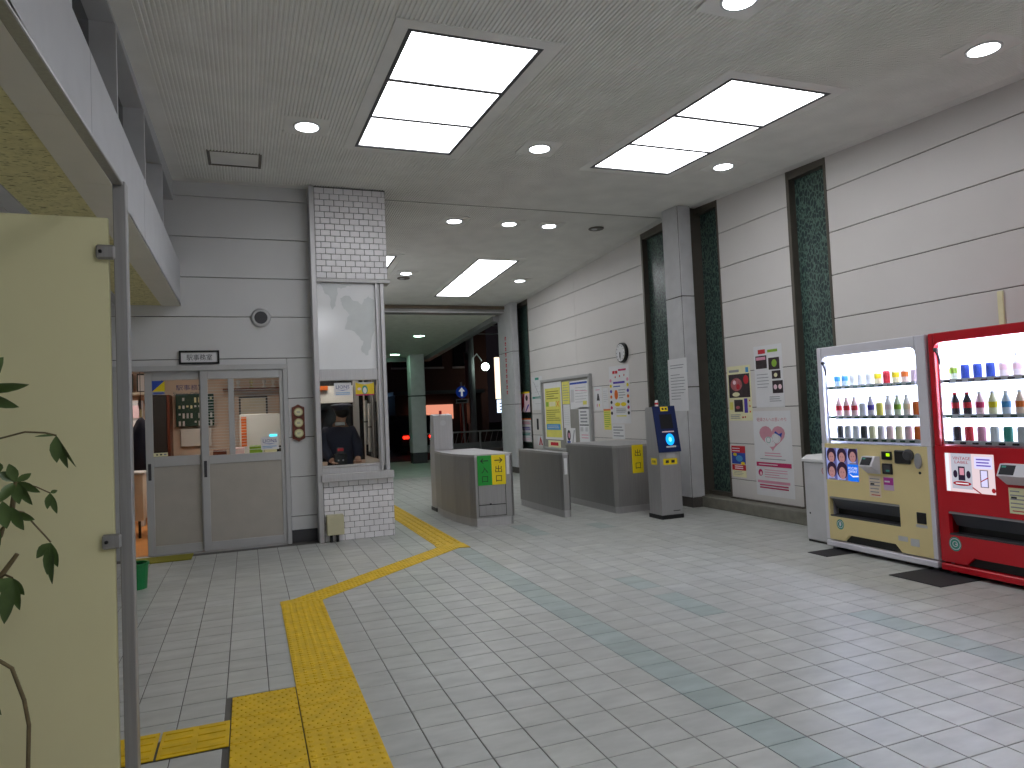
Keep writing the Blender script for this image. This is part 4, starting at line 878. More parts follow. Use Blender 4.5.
def pD(p, w, h):
    p.rect(0, h * .78, w, h, M_red); p.lines(w * .06, h * .80, w * .9, h * .96, 2, M_paper, .35); p.rect(0, h * .42, w, h * .78, M_blue); p.ell(w * .25, h * .72, w * .14, h * .05, M_pys); p.ell(w * .55, h * .6, w * .25, h * .1, M_sky); p.ell(w * .8, h * .45, w * .15, h * .05, M_pys)
    p.rect(0, h * .22, w, h * .40, M_red); p.lines(w * .2, h * .25, w * .8, h * .38, 2, M_lpink, .6); p.lines(w * .1, h * .06, w * .8, h * .2, 3, M_ink, .2)
post(7.60, .425, .27, .40, M_cream, 'small red, blue and yellow poster low beside the pink heart poster', pD)
def pE(p, w, h):
    [p.rect(w * q, h * .865, w * (q + .12), h * .915, M_red) for q in (.18, .32)]; p.lines(w * .48, h * .9, w * .88, h * .94, 1, M_mag, .8)
    for k in range(3): p.ell(w * (.32 + .22 * k), h * .805 + .01 * k, .018, .018, M_red)
    p.rect(w * .2, h * .69, w * .78, h * .725, M_pur); p.lines(w * .2, h * .62, w * .55, h * .665, 1, M_blue, .4); p.lines(w * .45, h * .42, w * .8, h * .6, 4, M_ink, .3); p.ell(w * .33, h * .5, w * .09, h * .085, M_or); p.ell(w * .38, h * .33, w * .14, h * .035, M_pys); p.ell(w * .68, h * .33, w * .14, h * .035, M_pys)
    p.rect(w * .3, h * .2, w * .8, h * .25, M_lgray); p.lines(w * .3, h * .17, w * .8, h * .28, 3, M_ink, .2); p.rect(w * .3, h * .12, w * .8, h * .14, M_py)
    for k, c in enumerate((M_pink, M_pys, M_pur, M_or, M_inkd, M_mag, M_inkd)):
        for x in (.08, .92): p.ell(w * x, h * (.75 - .095 * k), w * .055, h * .03, c)
post(10.80, 1.11, .68, .98, M_paper, 'tall white poster with coloured dots down both edges under the clock', pE)
post(10.78, .85, .43, .245, M_paper, 'white notice directly below the poster with coloured dots', lambda p, w, h: (p.lines(w * .1, h * .1, w * .9, h * .9, 4, M_ink, .4)), 'notice', 'notice')
post(11.06, 1.0, .26, .36, M_py, 'small pale yellow notice left of the coloured dot poster', lambda p, w, h: (p.rect(0, h * .93, w, h, M_or), p.lines(w * .1, h * .1, w * .9, h * .9, 8, M_pg, .3)), 'notice', 'notice')
post(11.39, 1.35, .30, .42, M_paper, 'white notice with a small dark portrait block right of the bulletin board', lambda p, w, h: (p.lines(w * .2, h * .82, w * .8, h * .9, 1, M_pink), p.poly([(w * .3, h * .4), (w * .7, h * .4), (w * .6, h * .62), (w * .4, h * .62)], M_dgray), p.ell(w * .5, h * .64, w * .1, h * .06, M_dgray), p.ell(w * .35, h * .2, .02, .03, M_pink), p.ell(w * .6, h * .2, .02, .03, M_pys)), 'notice', 'notice')
post(11.06, 1.37, .19, .36, M_paper, 'narrow plain white notice beside the portrait notice', lambda p, w, h: p.lines(w * .1, h * .3, w * .9, h * .9, 6, M_lgray, .3), 'notice', 'notice')
# bulletin board
t = thing('bulletin_board', 'large metal framed bulletin board on the right wall behind the gates', 'bulletin board', (XW, 12.6, .60))
b = MB(); b.box(XW - .03, XW, 11.50, 13.70, .60, 1.98, mat('board grey', (142, 140, 134), .8)); b.build('board', t)
b = MB(); b.box(XW - .06, XW, 11.46, 11.52, .58, 2.02, M_alu); b.box(XW - .06, XW, 13.68, 13.74, .58, 2.02, M_alu); b.box(XW - .06, XW, 11.52, 13.68, 1.97, 2.02, M_alu); b.box(XW - .06, XW, 11.52, 13.68, .58, .62, M_alu); b.build('frame', t)
XBd = XW - .03
def by(p, w, h):
    p.rect(w * .06, h * .04, w * .94, h * .9, M_py); p.lines(w * .15, h * .70, w * .85, h * .86, 4, mat('olive ink', (150, 140, 60), .7), .4); p.rect(w * .1, h * .58, w * .25, h * .66, M_pg); p.rect(w * .3, h * .58, w * .65, h * .66, M_cream); p.text('X', w * .78, h * .62, w * .18, h * .10, M_or); p.lines(w * .12, h * .32, w * .88, h * .53, 6, MATS['olive ink'], .35); p.rect(w * .1, h * .17, w * .88, h * .27, M_sky); p.lines(w * .16, h * .19, w * .8, h * .25, 2, M_paper, .3)
post(13.62, .78, .88, 1.17, M_paper, 'tall yellow guide poster at the left of the bulletin board', by, x=XBd)
post(12.70, 1.49, .33, .44, M_py, 'small yellow sheet next to the tall yellow guide poster', lambda p, w, h: p.lines(w * .1, h * .1, w * .9, h * .9, 7, M_ink, .2), 'notice', 'notice', x=XBd)
def bm_(p, w, h):
    p.rect(w * .02, h * .88, w * .95, h * .95, M_blue); p.lines(w * .3, h * .2, w * .95, h * .8, 6, M_ink, .12); p.poly([(w * .3, h * .66), (w * .95, h * .60), (w * .95, h * .62), (w * .3, h * .68)], M_pink); p.rect(w * .05, h * .25, w * .24, h * .7, M_lgray); p.rect(w * .7, h * .15, w * .9, h * .28, M_py)
post(12.35, 1.38, .79, .54, M_paper, 'white route map sheet with blue header on the bulletin board', bm_, 'notice', 'notice', x=XBd)
post(12.00, .75, .42, .66, M_paper, 'tall white text notice at the right of the bulletin board', lambda p, w, h: (p.lines(w * .15, h * .55, w * .85, h * .92, 4, M_ink, .5), p.lines(w * .05, h * .48, w * .95, h * .52, 1, M_dgray, .8), p.rect(w * .1, h * .32, w * .4, h * .44, M_lgray), p.rect(w * .6, h * .32, w * .85, h * .44, M_lgray), p.lines(w * .2, h * .1, w * .9, h * .26, 2, M_pink, .3)), 'notice', 'notice', x=XBd)
post(12.68, 1.02, .30, .46, M_paper, 'plain white sheet in the middle of the bulletin board', lambda p, w, h: p.lines(w * .1, h * .1, w * .9, h * .9, 9, M_lgray, .2), 'notice', 'notice', x=XBd)
post(12.60, .66, .42, .36, M_paper, 'small poster with a dark haired figure low on the bulletin board', lambda p, w, h: (p.ell(w * .3, h * .6, w * .18, h * .3, M_inkd), p.ell(w * .32, h * .6, w * .09, h * .16, M_pink), p.rect(w * .1, h * .05, w * .45, h * .3, M_blue), p.poly([(w * .6, h * .1), (w * .7, h * .1), (w * .95, h * .9), (w * .85, h * .9)], M_ink)), x=XBd)
post(13.50, .62, .62, .14, M_cream, 'low cream strip notice with red lettering under the yellow guide poster', lambda p, w, h: p.lines(w * .2, h * .2, w * .9, h * .8, 1, M_red, .8), 'notice', 'notice', x=XBd)
# route map and stickers left of the board
def rm(p, w, h):
    p.rect(w * .35, h * .9, w * .7, h * .97, M_teal); p.rect(w * .05, h * .34, w * .9, h * .40, M_teal); p.poly([(w * .2, h * .85), (w * .23, h * .85), (w * .85, h * .3), (w * .82, h * .3)], M_ink); p.lines(w * .3, h * .1, w * .9, h * .8, 4, M_lgray, .1)
post(14.36, 1.40, .60, .72, M_paper, 'white railway route map sheet left of the bulletin board', rm, 'notice', 'notice')
post(14.15, .97, .10, .24, M_inkd, 'small dark label on the wall left of the bulletin board', None, 'label', 'label')
post(14.14, .62, .34, .22, M_paper, 'small white warning label with red mark above the middle gate', lambda p, w, h: p.poly([(w * .2, h * .1), (w * .4, h * .1), (w * .5, h * .6), (w * .6, h * .1), (w * .8, h * .1), (w * .5, h * .95)], M_red), 'label', 'label')
XG = XW + .10
post(15.16, 1.78, .66, .04, M_pys, 'thin yellow strip on the far green strip above the photo cutout', None, 'label', 'label', x=XG - .1)
post(15.10, 1.36, .60, .42, M_lpink, 'torn looking pink and blue photo sheet on the far green glass strip', lambda p, w, h: (p.poly([(w * .1, 0), (w * .4, h * .3), (w * .5, h), (w * .3, h)], M_red), p.poly([(w * .5, 0), (w * .8, h * .4), (w * .95, h * .4), (w * .6, h * .02)], M_pur), p.ell(w * .7, h * .75, w * .12, h * .15, M_photo)), x=XG - .1)
def four(p, w, h):
    p.rect(0, h * .94, w, h, M_or)
    for k, c in enumerate((M_pink, M_pur, M_teal, M_lpink)): p.rect(0, h * (.70 - .24 * k), w, h * (.9 - .24 * k), M_lgray); p.lines(w * .1, h * (.74 - .24 * k), w * .9, h * (.87 - .24 * k), 2, c, .6)
post(15.10, .70, .62, .52, M_paper, 'set of four small coloured leaflets on the far green strip', four, 'leaflet', 'leaflet', x=XG - .1)
# notice on the pilaster
post(8.45, 1.30, .45, .72, M_paper, 'long white typed notice taped to the grey column', lambda p, w, h: (p.lines(w * .12, h * .8, w * .88, h * .9, 2, M_ink, .3), p.lines(w * .12, h * .2, w * .88, h * .72, 9, M_ink, .22)), 'notice', 'notice', x=5.558)
# red vertical lettering on far column
p = Print(frame((5.648, 0, 0), (0, -1, 0), (0, 0, 1)), .001)
for k in range(11): p.rect(-15.26, 3.04 - .125 * k, -15.18, 3.12 - .125 * k, M_red); p.rect(-15.24, 3.06 - .125 * k, -15.20, 3.08 - .125 * k, M_lpink)
p.build('lettering', bpy.data.objects['shutter_column'], label='red vertical lettering')
b = MB(); b.box(5.72, 5.86, 14.0, 14.4, .15, .55, M_py); b.box(5.71, 5.86, 13.99, 14.41, .36, .55, M_sky); solo('leaflet_box', b, 'small yellow and blue leaflet box on the curb by the far column', 'leaflet box')

# ================================================================== VENDING MACHINES
M_int = mat('vending interior', (236, 238, 246), .5, var=.01)
M_flap = mat('flap grey', (70, 72, 78), .35, var=.05)
VGL = glow('vending light', (216, 222, 255), VEND_E * 2.4)
ords = ['first', 'second', 'third', 'fourth', 'fifth', 'sixth', 'seventh', 'eighth', 'ninth', 'tenth']
def vending(y_left, W, front, side, label, win, adbox, red):
    X = 5.00; H = 1.86; o = (X, y_left, 0); F = frame(o, (0, -1, 0), (0, 0, 1)); D = .72
    t = thing('vending_machine', label, 'vending machine', (X + .36, y_left - W / 2, 0))
    a0, a1, b0, b1 = win; dp = .22
    s = .045
    b = MB(); b.box(0, W, .085, .30, -D, -.04, side, F); b.box(0, W, .50, b0, -D, -.04, side, F); b.box(0, W, .30, .50, -D, -.125, side, F); b.box(0, .015, .30, .50, -.125, -.04, side, F); b.box(W - .015, W, .30, .50, -.125, -.04, side, F); b.box(0, W, b0, H, -D, -dp, side, F); b.box(0, a0, b0, H, -dp, -.04, side, F); b.box(a1, W, b0, H, -dp, -.04, side, F); b.box(a0, a1, b1, H, -dp, -.04, side, F); b.build('body', t)
    # door skin
    b = MB(); fr = front if red else side
    b.bbox(0, a0, b0, H, -.04, 0, .006, fr, F); b.bbox(a1, W, b0, H, -.04, 0, .006, fr, F); b.bbox(a0, a1, b1, H, -.04, 0, .006, fr, F)
    for (ca, cb, sa, sb) in ((a0, b1, 1, -1), (a1, b1, -1, -1)):
        r = .055; pts = [(ca, cb)] + [(ca + sa * (r - r * math.cos(q)), cb + sb * (r - r * math.sin(q))) for q in [PI / 2 * i / 6 for i in range(7)]]
        b.prism(pts, -.035, -.001, fr, F)
    b.build('window_surround', t)
    e = 0 if red else .035
    b = MB()
    ad = (adbox[0], adbox[1], .645, .935); fl = (.02 + e, .80, .31, .49) if not red else (.08, .98, .31, .49)
    zb = .16
    b.box(e, W - e, ad[3], b0, -.04, 0, front, F); b.box(e, ad[0], ad[2], ad[3], -.04, 0, front, F); b.box(ad[1], W - e, ad[2], ad[3], -.04, 0, front, F); b.box(e, W - e, fl[3], ad[2], -.04, 0, front, F)
    b.box(e, fl[0], fl[2], fl[3], -.04, 0, front, F); b.box(fl[1], W - e, fl[2], fl[3], -.04, 0, front, F)
    b.box(e, W - e, zb, fl[2], -.04, 0, front, F); b.box(e, .20, .10, zb, -.04, 0, front, F); b.box(.80, W - e, .10, zb, -.04, 0, front, F); b.prism([(.20, zb), (.26, zb), (.20, .10)], -.04, 0, front, F); b.prism([(.80, zb), (.74, zb), (.80, .10)], -.04, 0, front, F)
    if not red: b.box(0, e, .10, b0, -.04, 0, side, F); b.box(W - e, W, .10, b0, -.04, 0, side, F)
    b.build('lower_door', t)
    b = MB(); b.box(.20, .80, .09, zb, -.08, -.03, M_black, F); b.build('kick_vent', t)
    b = MB(); b.bbox(0, W, .035, .085, -.06, .012, .006, fr, F); b.build('bottom_rail', t)
    for a_ in (.06, W - .06):
        b = MB(); q = F(a_, 0, -.05); b.tube([(q.x, q.y, .006), (q.x, q.y, .10)], .018, M_lgray, 8); b.lathe((q.x, q.y, .006), [(.035, 0), (.03, .012)], M_dgray, 10); b.build('foot', t)
        b = MB(); q = F(a_, 0, -.62); b.tube([(q.x, q.y, .0), (q.x, q.y, .10)], .018, M_lgray, 8); b.build('foot', t)
    # lit interior
    b = MB(); b.box(a0, a1, b0, b1, -dp, -dp + .012, M_int, F); b.build('back_panel', t)
    b = MB(); b.box(a0 + .01, a1 - .01, b0 + .02, b1 - .02, -dp + .013, -dp + .017, glow('vending back light', (224, 226, 255), VEND_E * .30), F); b.build('backlight', t)
    b = MB(); b.box(a0, a0 + .012, b0, b1, -dp, -.045, M_int, F); b.box(a1 - .012, a1, b0, b1, -dp, -.045, M_int, F); b.build('side_liner', t)
    b = MB(); b.box(a0 + .03, a1 - .03, b1 - .03, b1 - .01, -.11, -.05, VGL, F); b.build('light_tube', t)
    b = MB(); b.box(a0 + .014, a0 + .03, b0 + .05, b1 - .1, -.10, -.06, VGL, F); b.build('light_tube', t)
    b = MB(); b.box(a0, a1, b0, b1, -.018, -.012, M_glass, F); b.build('window_glass', t)
    b = MB(); b.tube([F(a0 + .02, b1 - .06, .004), F(a0 + .045, b1 - .12, .004), F(a0 + .05, b1 - .17, .004)], .009, M_dgray, 6); b.sphere(F(a0 + .022, b1 - .055, .004), .018, M_dgray); b.build('handle', t)
    # shelves and buttons
    for si, zs in enumerate((1.47, 1.20, 1.00)):
        b = MB(); b.box(a0 + .03, a1 - .03, zs, zs + .022, -dp + .02, -.05, M_lgray, F); sh = b.build('shelf', t)
        b = MB(); b.box(a0 + .02, a1 - .04, zs - .002, zs + .028, -.05, -.03, M_lgray, F); b.build('button_rail', t)
        p = Print(F, -.0295); p.rect(a0 + .05, zs + .03, a1 - .05, zs + .052, M_sky if not red else M_lpink)
        n = 10
        for k in range(n):
            c = a0 + .075 + (a1 - a0 - .17) * k / (n - 1)
            b = MB(); b.bbox(c - .024, c + .024, zs + .004, zs + .018, -.03, -.022, .003, M_black if red and si != 1 else mat('button green', (20, 74, 56), .3), F); b.build('button', t)
    # ad panel
    b = MB(); b.box(ad[0], ad[1], ad[2], ad[3], -.04, -.012, M_int, F); ap = b.build('advert_panel', t)
    p = Print(F, -.011); w = ad[1] - ad[0]; h = ad[3] - ad[2]
    lg = lambda n_, c, k=.55: glow('lit print ' + n_, c, k)
    if not red:
        p.rect(ad[0], ad[2], ad[1], ad[3], lg('lilac', (150, 158, 214), .8))
        def face(cx, cz, s_, hair, dark):
            p.ell(cx, cz + .014 * s_, .047 * s_, .060 * s_, lg('hair', (52, 40, 60), .7)); p.poly([(cx - .05 * s_, cz - .085 * s_), (cx + .05 * s_, cz - .085 * s_), (cx + .03 * s_, cz - .05 * s_), (cx - .03 * s_, cz - .05 * s_)], dark); p.ell(cx, cz - .005 * s_, .030 * s_, .042 * s_, lg('face', (190, 140, 140), .62))
            for q in (-1, 1): p.ell(cx + q * .011 * s_, cz + .002 * s_, .005 * s_, .0025 * s_, lg('hair', (52, 40, 60), .7), 8)
            p.rect(cx - .008 * s_, cz - .027 * s_, cx + .008 * s_, cz - .024 * s_, lg('lip', (170, 80, 90), .7))
        g_ = lg('collar', (120, 120, 140), .7)
        for q in (0, .335, .67): p.rect(ad[0] + w * (q + .24), ad[2], ad[0] + w * (q + .325), ad[3], lg('violet band', (92, 92, 150), .8))
        face(ad[0] + w * .17, ad[2] + h * .72, 1.15, 0, g_); face(ad[0] + w * .50, ad[2] + h * .72, 1.15, 0, g_); face(ad[0] + w * .17, ad[2] + h * .26, 1.2, 0, g_); face(ad[0] + w * .50, ad[2] + h * .25, 1.3, 0, g_)
        face(ad[0] + w * .84, ad[2] + h * .76, 1.15, 0, g_)
        p.rect(ad[0] + w * .67, ad[2], ad[1], ad[2] + h * .52, lg('cyan blue', (30, 110, 230), .9)); p.text('POCARI', ad[0] + w * .83, ad[2] + h * .40, w * .26, h * .08, lg('white', (240, 245, 255), .9)); p.text('SWEAT', ad[0] + w * .83, ad[2] + h * .30, w * .26, h * .08, lg('white', (240, 245, 255), .9))
        p.poly([(ad[0] + w * .69, ad[2] + h * .25), (ad[0] + w * .82, ad[2] + h * .17), (ad[0] + w * .99, ad[2] + h * .19), (ad[0] + w * .99, ad[2] + h * .15), (ad[0] + w * .82, ad[2] + h * .13)], lg('white', (240, 245, 255), .9))
    else:
        p.rect(ad[0], ad[2], ad[1], ad[3], lg('warm', (236, 214, 220), .85)); p.rect(ad[0] + w * .12, ad[2] + h * .08, ad[0] + w * .54, ad[3], lg('pearl', (196, 196, 210), .75)); p.rect(ad[0], ad[2], ad[0] + w * .08, ad[3], lg('white', (240, 245, 255), 1.2))
        rr = lg('red', (170, 40, 50), .7); dk = lg('hair', (52, 40, 60), .7)
        p.text('VINTAGE', ad[0] + w * .34, ad[2] + h * .87, w * .36, h * .08, rr); p.text('LABEL', ad[0] + w * .34, ad[2] + h * .77, w * .28, h * .07, rr)
        p.rect(ad[0] + w * .26, ad[2] + h * .30, ad[0] + w * .40, ad[2] + h * .66, dk); p.rect(ad[0] + w * .29, ad[2] + h * .44, ad[0] + w * .38, ad[2] + h * .62, lg('pink', (220, 150, 170), .8)); p.ell(ad[0] + w * .20, ad[2] + h * .46, w * .045, h * .10, dk); p.ell(ad[0] + w * .47, ad[2] + h * .46, w * .045, h * .10, dk); p.ell(ad[0] + w * .33, ad[2] + h * .22, w * .19, h * .06, rr); p.lines(ad[0] + w * .20, ad[2] + h * .20, ad[0] + w * .46, ad[2] + h * .24, 1, lg('white', (240, 245, 255), .9), .6)
        p.rect(ad[0] + w * .60, ad[2] + h * .63, ad[0] + w * .95, ad[2] + h * .93, lg('lavender', (220, 216, 255), .9)); p.lines(ad[0] + w * .64, ad[2] + h * .67, ad[0] + w * .92, ad[2] + h * .9, 3, lg('violet', (110, 90, 190), .8), .45)
        p.rect(ad[0] + w * .70, ad[2] + h * .16, ad[0] + w * .86, ad[2] + h * .60, lg('grey', (120, 110, 130), .7)); p.rect(ad[0] + w * .72, ad[2] + h * .18, ad[0] + w * .84, ad[2] + h * .58, lg('lavender', (220, 216, 255), .9)); p.poly([(ad[0] + w * .70, ad[2] + h * .28), (ad[0] + w * .86, ad[2] + h * .40), (ad[0] + w * .86, ad[2] + h * .43), (ad[0] + w * .70, ad[2] + h * .31)], rr)
        p.poly([(ad[0] + w * .54, ad[2] + h * .12), (ad[0] + w * .68, ad[2]), (ad[0] + w * .72, ad[2]), (ad[0] + w * .54, ad[2] + h * .16)], rr); p.ell(ad[1] - w * .05, ad[2] + h * .10, w * .04, h * .06, rr)
    p.build('advert_print', ap)
    # dispensing flap
    b = MB(); b.box(fl[0], fl[1], fl[2], fl[3], -.12, -.10, M_black, F); b.box(fl[0], fl[1], fl[2], fl[2] + .012, -.12, -.002, M_dgray, F); b.build('dispensing_slot', t)
    b = MB(); b.add([F(fl[0] + .01, fl[3] - .02, -.02), F(fl[1] - .01, fl[3] - .02, -.02), F(fl[1] - .01, fl[2] + .065, -.07), F(fl[0] + .01, fl[2] + .065, -.07), F(fl[0] + .01, fl[3] - .02, -.03), F(fl[1] - .01, fl[3] - .02, -.03), F(fl[1] - .01, fl[2] + .065, -.08), F(fl[0] + .01, fl[2] + .065, -.08)], [(0, 1, 2, 3), (4, 5, 6, 7), (0, 1, 5, 4), (1, 2, 6, 5), (2, 3, 7, 6), (3, 0, 4, 7)], M_flap); b.box(fl[0], fl[1], fl[3] - .018, fl[3] - .004, -.03, -.004, M_gray, F); b.build('flap', t)
    # coin box
    c0 = .50 if not red else .54
    b = MB(); b.prism([(.73, 0), (.80, .10), (.88, .055), (.88, 0)], c0, c0 + .135 + (.05 if red else 0), M_vwhite, lambda a, bb, c: F(c, a, bb)); cb = b.build('bill_unit', t)
    Fc_ = lambda a, bb, c=0.0: F(a, .80 + bb * .08 / .0917, .10 - bb * .045 / .0917) + Vector((-.45, 0, .9)).normalized() * c
    p = Print(Fc_, .002); p.rect(c0 + .012, .008, c0 + .115, .082, M_inkd); p.rect(c0 + .02, .062, c0 + .05, .076, M_teal); p.build('bill_display', cb)
    p = Print(F, .001); p.rect(c0 + .01, .53, c0 + .13 + (.06 if red else 0), .71, M_cream if red else mat('pale peach', (230, 212, 190), .6)); p.lines(c0 + .02, .56, c0 + .12, .70, 5, M_ink, .3); p.rect(c0 + .025, .635, c0 + .065, .648, M_inkd); p.rect(c0 + .03, .545, c0 + .12, .552, M_red); p.build('price_sticker', t)
    if not red:
        b = MB(); b.bbox(.66, .76, .855, .925, 0, .012, .004, M_black, F); dk_ = b.build('display', t); p = Print(F, .0125); p.rect(.71, .885, .745, .91, glow('lime', (170, 240, 20), 1.2)); p.build('digits', dk_)
        b = MB(); b.bbox(.79, .94, .83, .94, 0, .02, .008, M_black, F); q = F(.92, .905, 0); b.lathe((q.x - .03, q.y, q.z), [(.03, 0), (.045, .01), (.045, .03)], M_dgray, 16, 'X'); b.build('lock_box', t)
        b = MB(); b.prism([(1.005 + .028 * math.cos(2 * PI * i / 16), .86 + .062 * math.sin(2 * PI * i / 16)) for i in range(16)], 0, .018, M_gray, F); b.build('coin_lever', t)
        b = MB(); b.prism([(1.01 + .011 * math.cos(2 * PI * i / 10), .765 + .011 * math.sin(2 * PI * i / 10)) for i in range(10)], 0, .004, M_black, F); b.build('keyhole', t)
        b = MB(); b.bbox(.66, .76, .735, .825, 0, .012, .004, M_black, F); rd_ = b.build('coin_slot', t); p = Print(F, .0125); p.rect(.675, .75, .74, .81, M_dgray); p.rect(.70, .758, .735, .772, M_teal); p.build('slot_print', rd_)
        p = Print(F, .001); p.rect(.66, .60, .76, .71, mat('lilac sticker', (206, 176, 206), .6)); p.rect(.66, .645, .755, .705, mat('purple sticker', (176, 50, 150), .6)); p.lines(.67, .665, .75, .68, 1, M_paper, .8); p.build('payment_sticker', t)
        b = MB(); b.bbox(.955, 1.04, .36, .45, -.02, .006, .004, M_black, F); b.build('coin_return', t); p = Print(F, .001); p.rect(.945, .33, 1.045, .352, M_lgray); p.rect(.77, .195, .86, .235, M_lgray); p.rect(.885, .17, .965, .23, M_lgray); p.build('small_label', t)
        p = Print(F, .001); p.ell(.165, .245, .042, .046, M_teal); p.ring(.165, .245, .034, .006, M_vwhite); p.ell(.165, .247, .012, .02, M_vwhite); p.build('eco_mark', t)
    else:
        p = Print(F, .001); p.ell(.12, .245, .05, .055, M_teal); p.ring(.12, .245, .044, .006, M_vwhite); p.ring(.12, .245, .022, .006, M_vwhite); p.rect(.12, .24, .14, .248, M_vwhite); p.build('eco_mark', t)
        b = MB(); b.bbox(.80, .95, .80, .92, 0, .02, .008, M_black, F); b.build('coin_slot', t)
    # drinks
    nm = 'red' if red else 'cream'
    plan_c = [[('bottle', M_sky)] * 2 + [('bottle', M_paper)] * 3 + [('bottle', M_pys), ('can', M_red), ('bottle', M_pys), ('bottle', M_or), ('can', M_lpink)],
              [('bottle', M_red)] * 3 + [('can', M_paper), ('bottle', M_pur), ('can', M_py), ('bottle', M_lpink), ('bottle', M_pg), ('bottle', M_cream), ('can', M_or)],
              [('can', M_dgray), ('can', M_lgray), ('can', M_paper), ('can', M_dgray), ('can', M_cream), ('can', M_paper), ('can', M_lpink), ('can', M_cream), ('can', M_lpink), ('can', M_or)]]
    plan_r = [[('bottle', M_pg)] + [('can', M_blue)] * 3 + [('bottle', M_lpink)] * 3 + [('bottle', M_red), ('bottle', M_blue), ('bottle', M_pur)],
              [('cola', M_red)] * 2 + [('bottle', M_mag), ('bottle', M_pys), ('bottle', M_sky), ('bottle', M_or), ('bottle', M_pg), ('bottle', M_pg), ('bottle', M_pg), ('bottle', M_pg)],
              [('can', M_inkd), ('can', M_red), ('can', M_pink), ('can', M_paper), ('can', M_teal), ('can', M_lgray), ('can', M_teal), ('can', M_paper), ('can', M_pg), ('can', M_cream)]]
    shelf = ['top', 'middle', 'bottom']
    for si, zs in enumerate((1.492, 1.222, 1.022)):
        hh = (.165, .17, .11)[si]
        for k, (kd, cm) in enumerate((plan_r if red else plan_c)[si]):
            c = a0 + .075 + (a1 - a0 - .17) * k / 9; q = F(c, zs, -.10); s_ = hh / .2
            d = thing('drink_' + ('can' if kd == 'can' else 'bottle'), '%s sample drink from the left on the %s shelf of the %s vending machine' % (ords[k], shelf[si], nm), 'drink', q, '%s shelf drinks in the %s vending machine' % (shelf[si], nm))
            if kd == 'can':
                ch = min(hh, .11)
                b = MB(); b.lathe(q, [(.024, 0), (.029, .008), (.029, ch - .012), (.024, ch)], cm, 12); b.build('body', d, smooth=False); b = MB(); b.lathe(q + Vector((0, 0, ch)), [(.024, 0), (.023, .002)], M_lgray, 12); b.build('lid', d)
            else:
                mb_ = M_inkd if kd == 'cola' else mat('bottle ' + cm.name, tuple(min(255, int(255 * (x ** (1 / 2.2)) * .25 + 186)) for x in cm.node_tree.nodes['Vector Math'].inputs[0].default_value[:3]), .2)
                b = MB(); b.lathe(q, [(.025, 0), (.029, .012), (.029, .115 * s_), (.026, .13 * s_), (.013, .17 * s_), (.012, .182 * s_)], mb_, 12); b.build('body', d, smooth=True)
                b = MB(); b.lathe(q + Vector((0, 0, .06 * s_)), [(.0297, 0), (.0297, .05 * s_)], cm, 12); b.build('wrap_label', d); b = MB(); b.lathe(q + Vector((0, 0, .182 * s_)), [(.014, 0), (.014, .016)], M_white if kd != 'cola' else M_red, 10); b.build('cap', d)
    return t
vending(5.13, 1.12, M_vcream, M_vwhite, 'cream and white drinks vending machine standing nearest the grey bin', (.055, 1.03, .975, 1.77), (.035, .405), False)
vending(3.98, 1.15, M_vred, M_vred, 'red drinks vending machine at the right edge of the picture', (.045, 1.09, .985, 1.785), (.075, .46), True)
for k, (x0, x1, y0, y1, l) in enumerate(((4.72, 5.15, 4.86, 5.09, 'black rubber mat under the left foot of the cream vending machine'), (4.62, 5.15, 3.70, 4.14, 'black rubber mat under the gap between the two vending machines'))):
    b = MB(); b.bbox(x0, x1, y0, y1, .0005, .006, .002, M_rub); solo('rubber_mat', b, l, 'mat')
t = thing('waste_bin', 'light grey recycling bin box beside the cream vending machine', 'bin', (5.4, 5.38, 0))
b = MB(); b.bbox(5.12, 5.72, 5.17, 5.51, .02, .78, .01, M_lgray); b.build('body', t)
b = MB(); b.prism([(5.11, .78), (5.11, .805), (5.18, .84), (5.72, .84), (5.72, .78)], 5.16, 5.52, M_white, lambda a, bb, c: Vector((a, c, bb))); b.build('lid', t)
b = MB(); b.box(5.13, 5.71, 5.18, 5.50, 0, .02, M_black); b.build('base', t)
p = Print(frame((5.12, 5.51, 0), (0, -1, 0), (0, 0, 1)), .001); p.ring(.27, .70, .032, .006, M_red); p.rect(.255, .697, .285, .703, M_red); p.rect(.267, .685, .273, .715, M_red); p.ell(.06, .28, .01, .01, M_dgray); p.build('mark', t)
# conduit cover above the red machine
b = MB(); b.bbox(XW - .02, XW, 3.97, 4.02, 1.9, 2.22, .006, M_cream); solo('cable_cover', b, 'short cream cable cover on the wall above the red vending machine', 'cable cover')

# ================================================================== FAR OPENING AND OUTSIDE
b = MB(); b.box(1.62, 5.72, 15.25, 15.55, 3.67, 3.90, M_steeld); hd = struct('trim_2', b)
b = MB(); b.box(1.62, 5.72, 15.20, 15.25, 3.76, 3.83, mat('header bronze', (112, 100, 84), .5, .3)); b.box(1.62, 5.72, 15.2, 15.25, 3.67, 3.70, M_lgray); b.build('header_strip', hd)
b = MB(); b.box(-1, 14, 15.6, 21.3, -.12, 0, mat('outdoor paving', (166, 180, 170), .5, var=.1, scale=3)); struct('floor_forecourt', b)
b = MB(); b.box(-12, 60, 21.3, 90, -.14, -.02, mat('asphalt', (44, 44, 48), .8)); struct('ground', b)
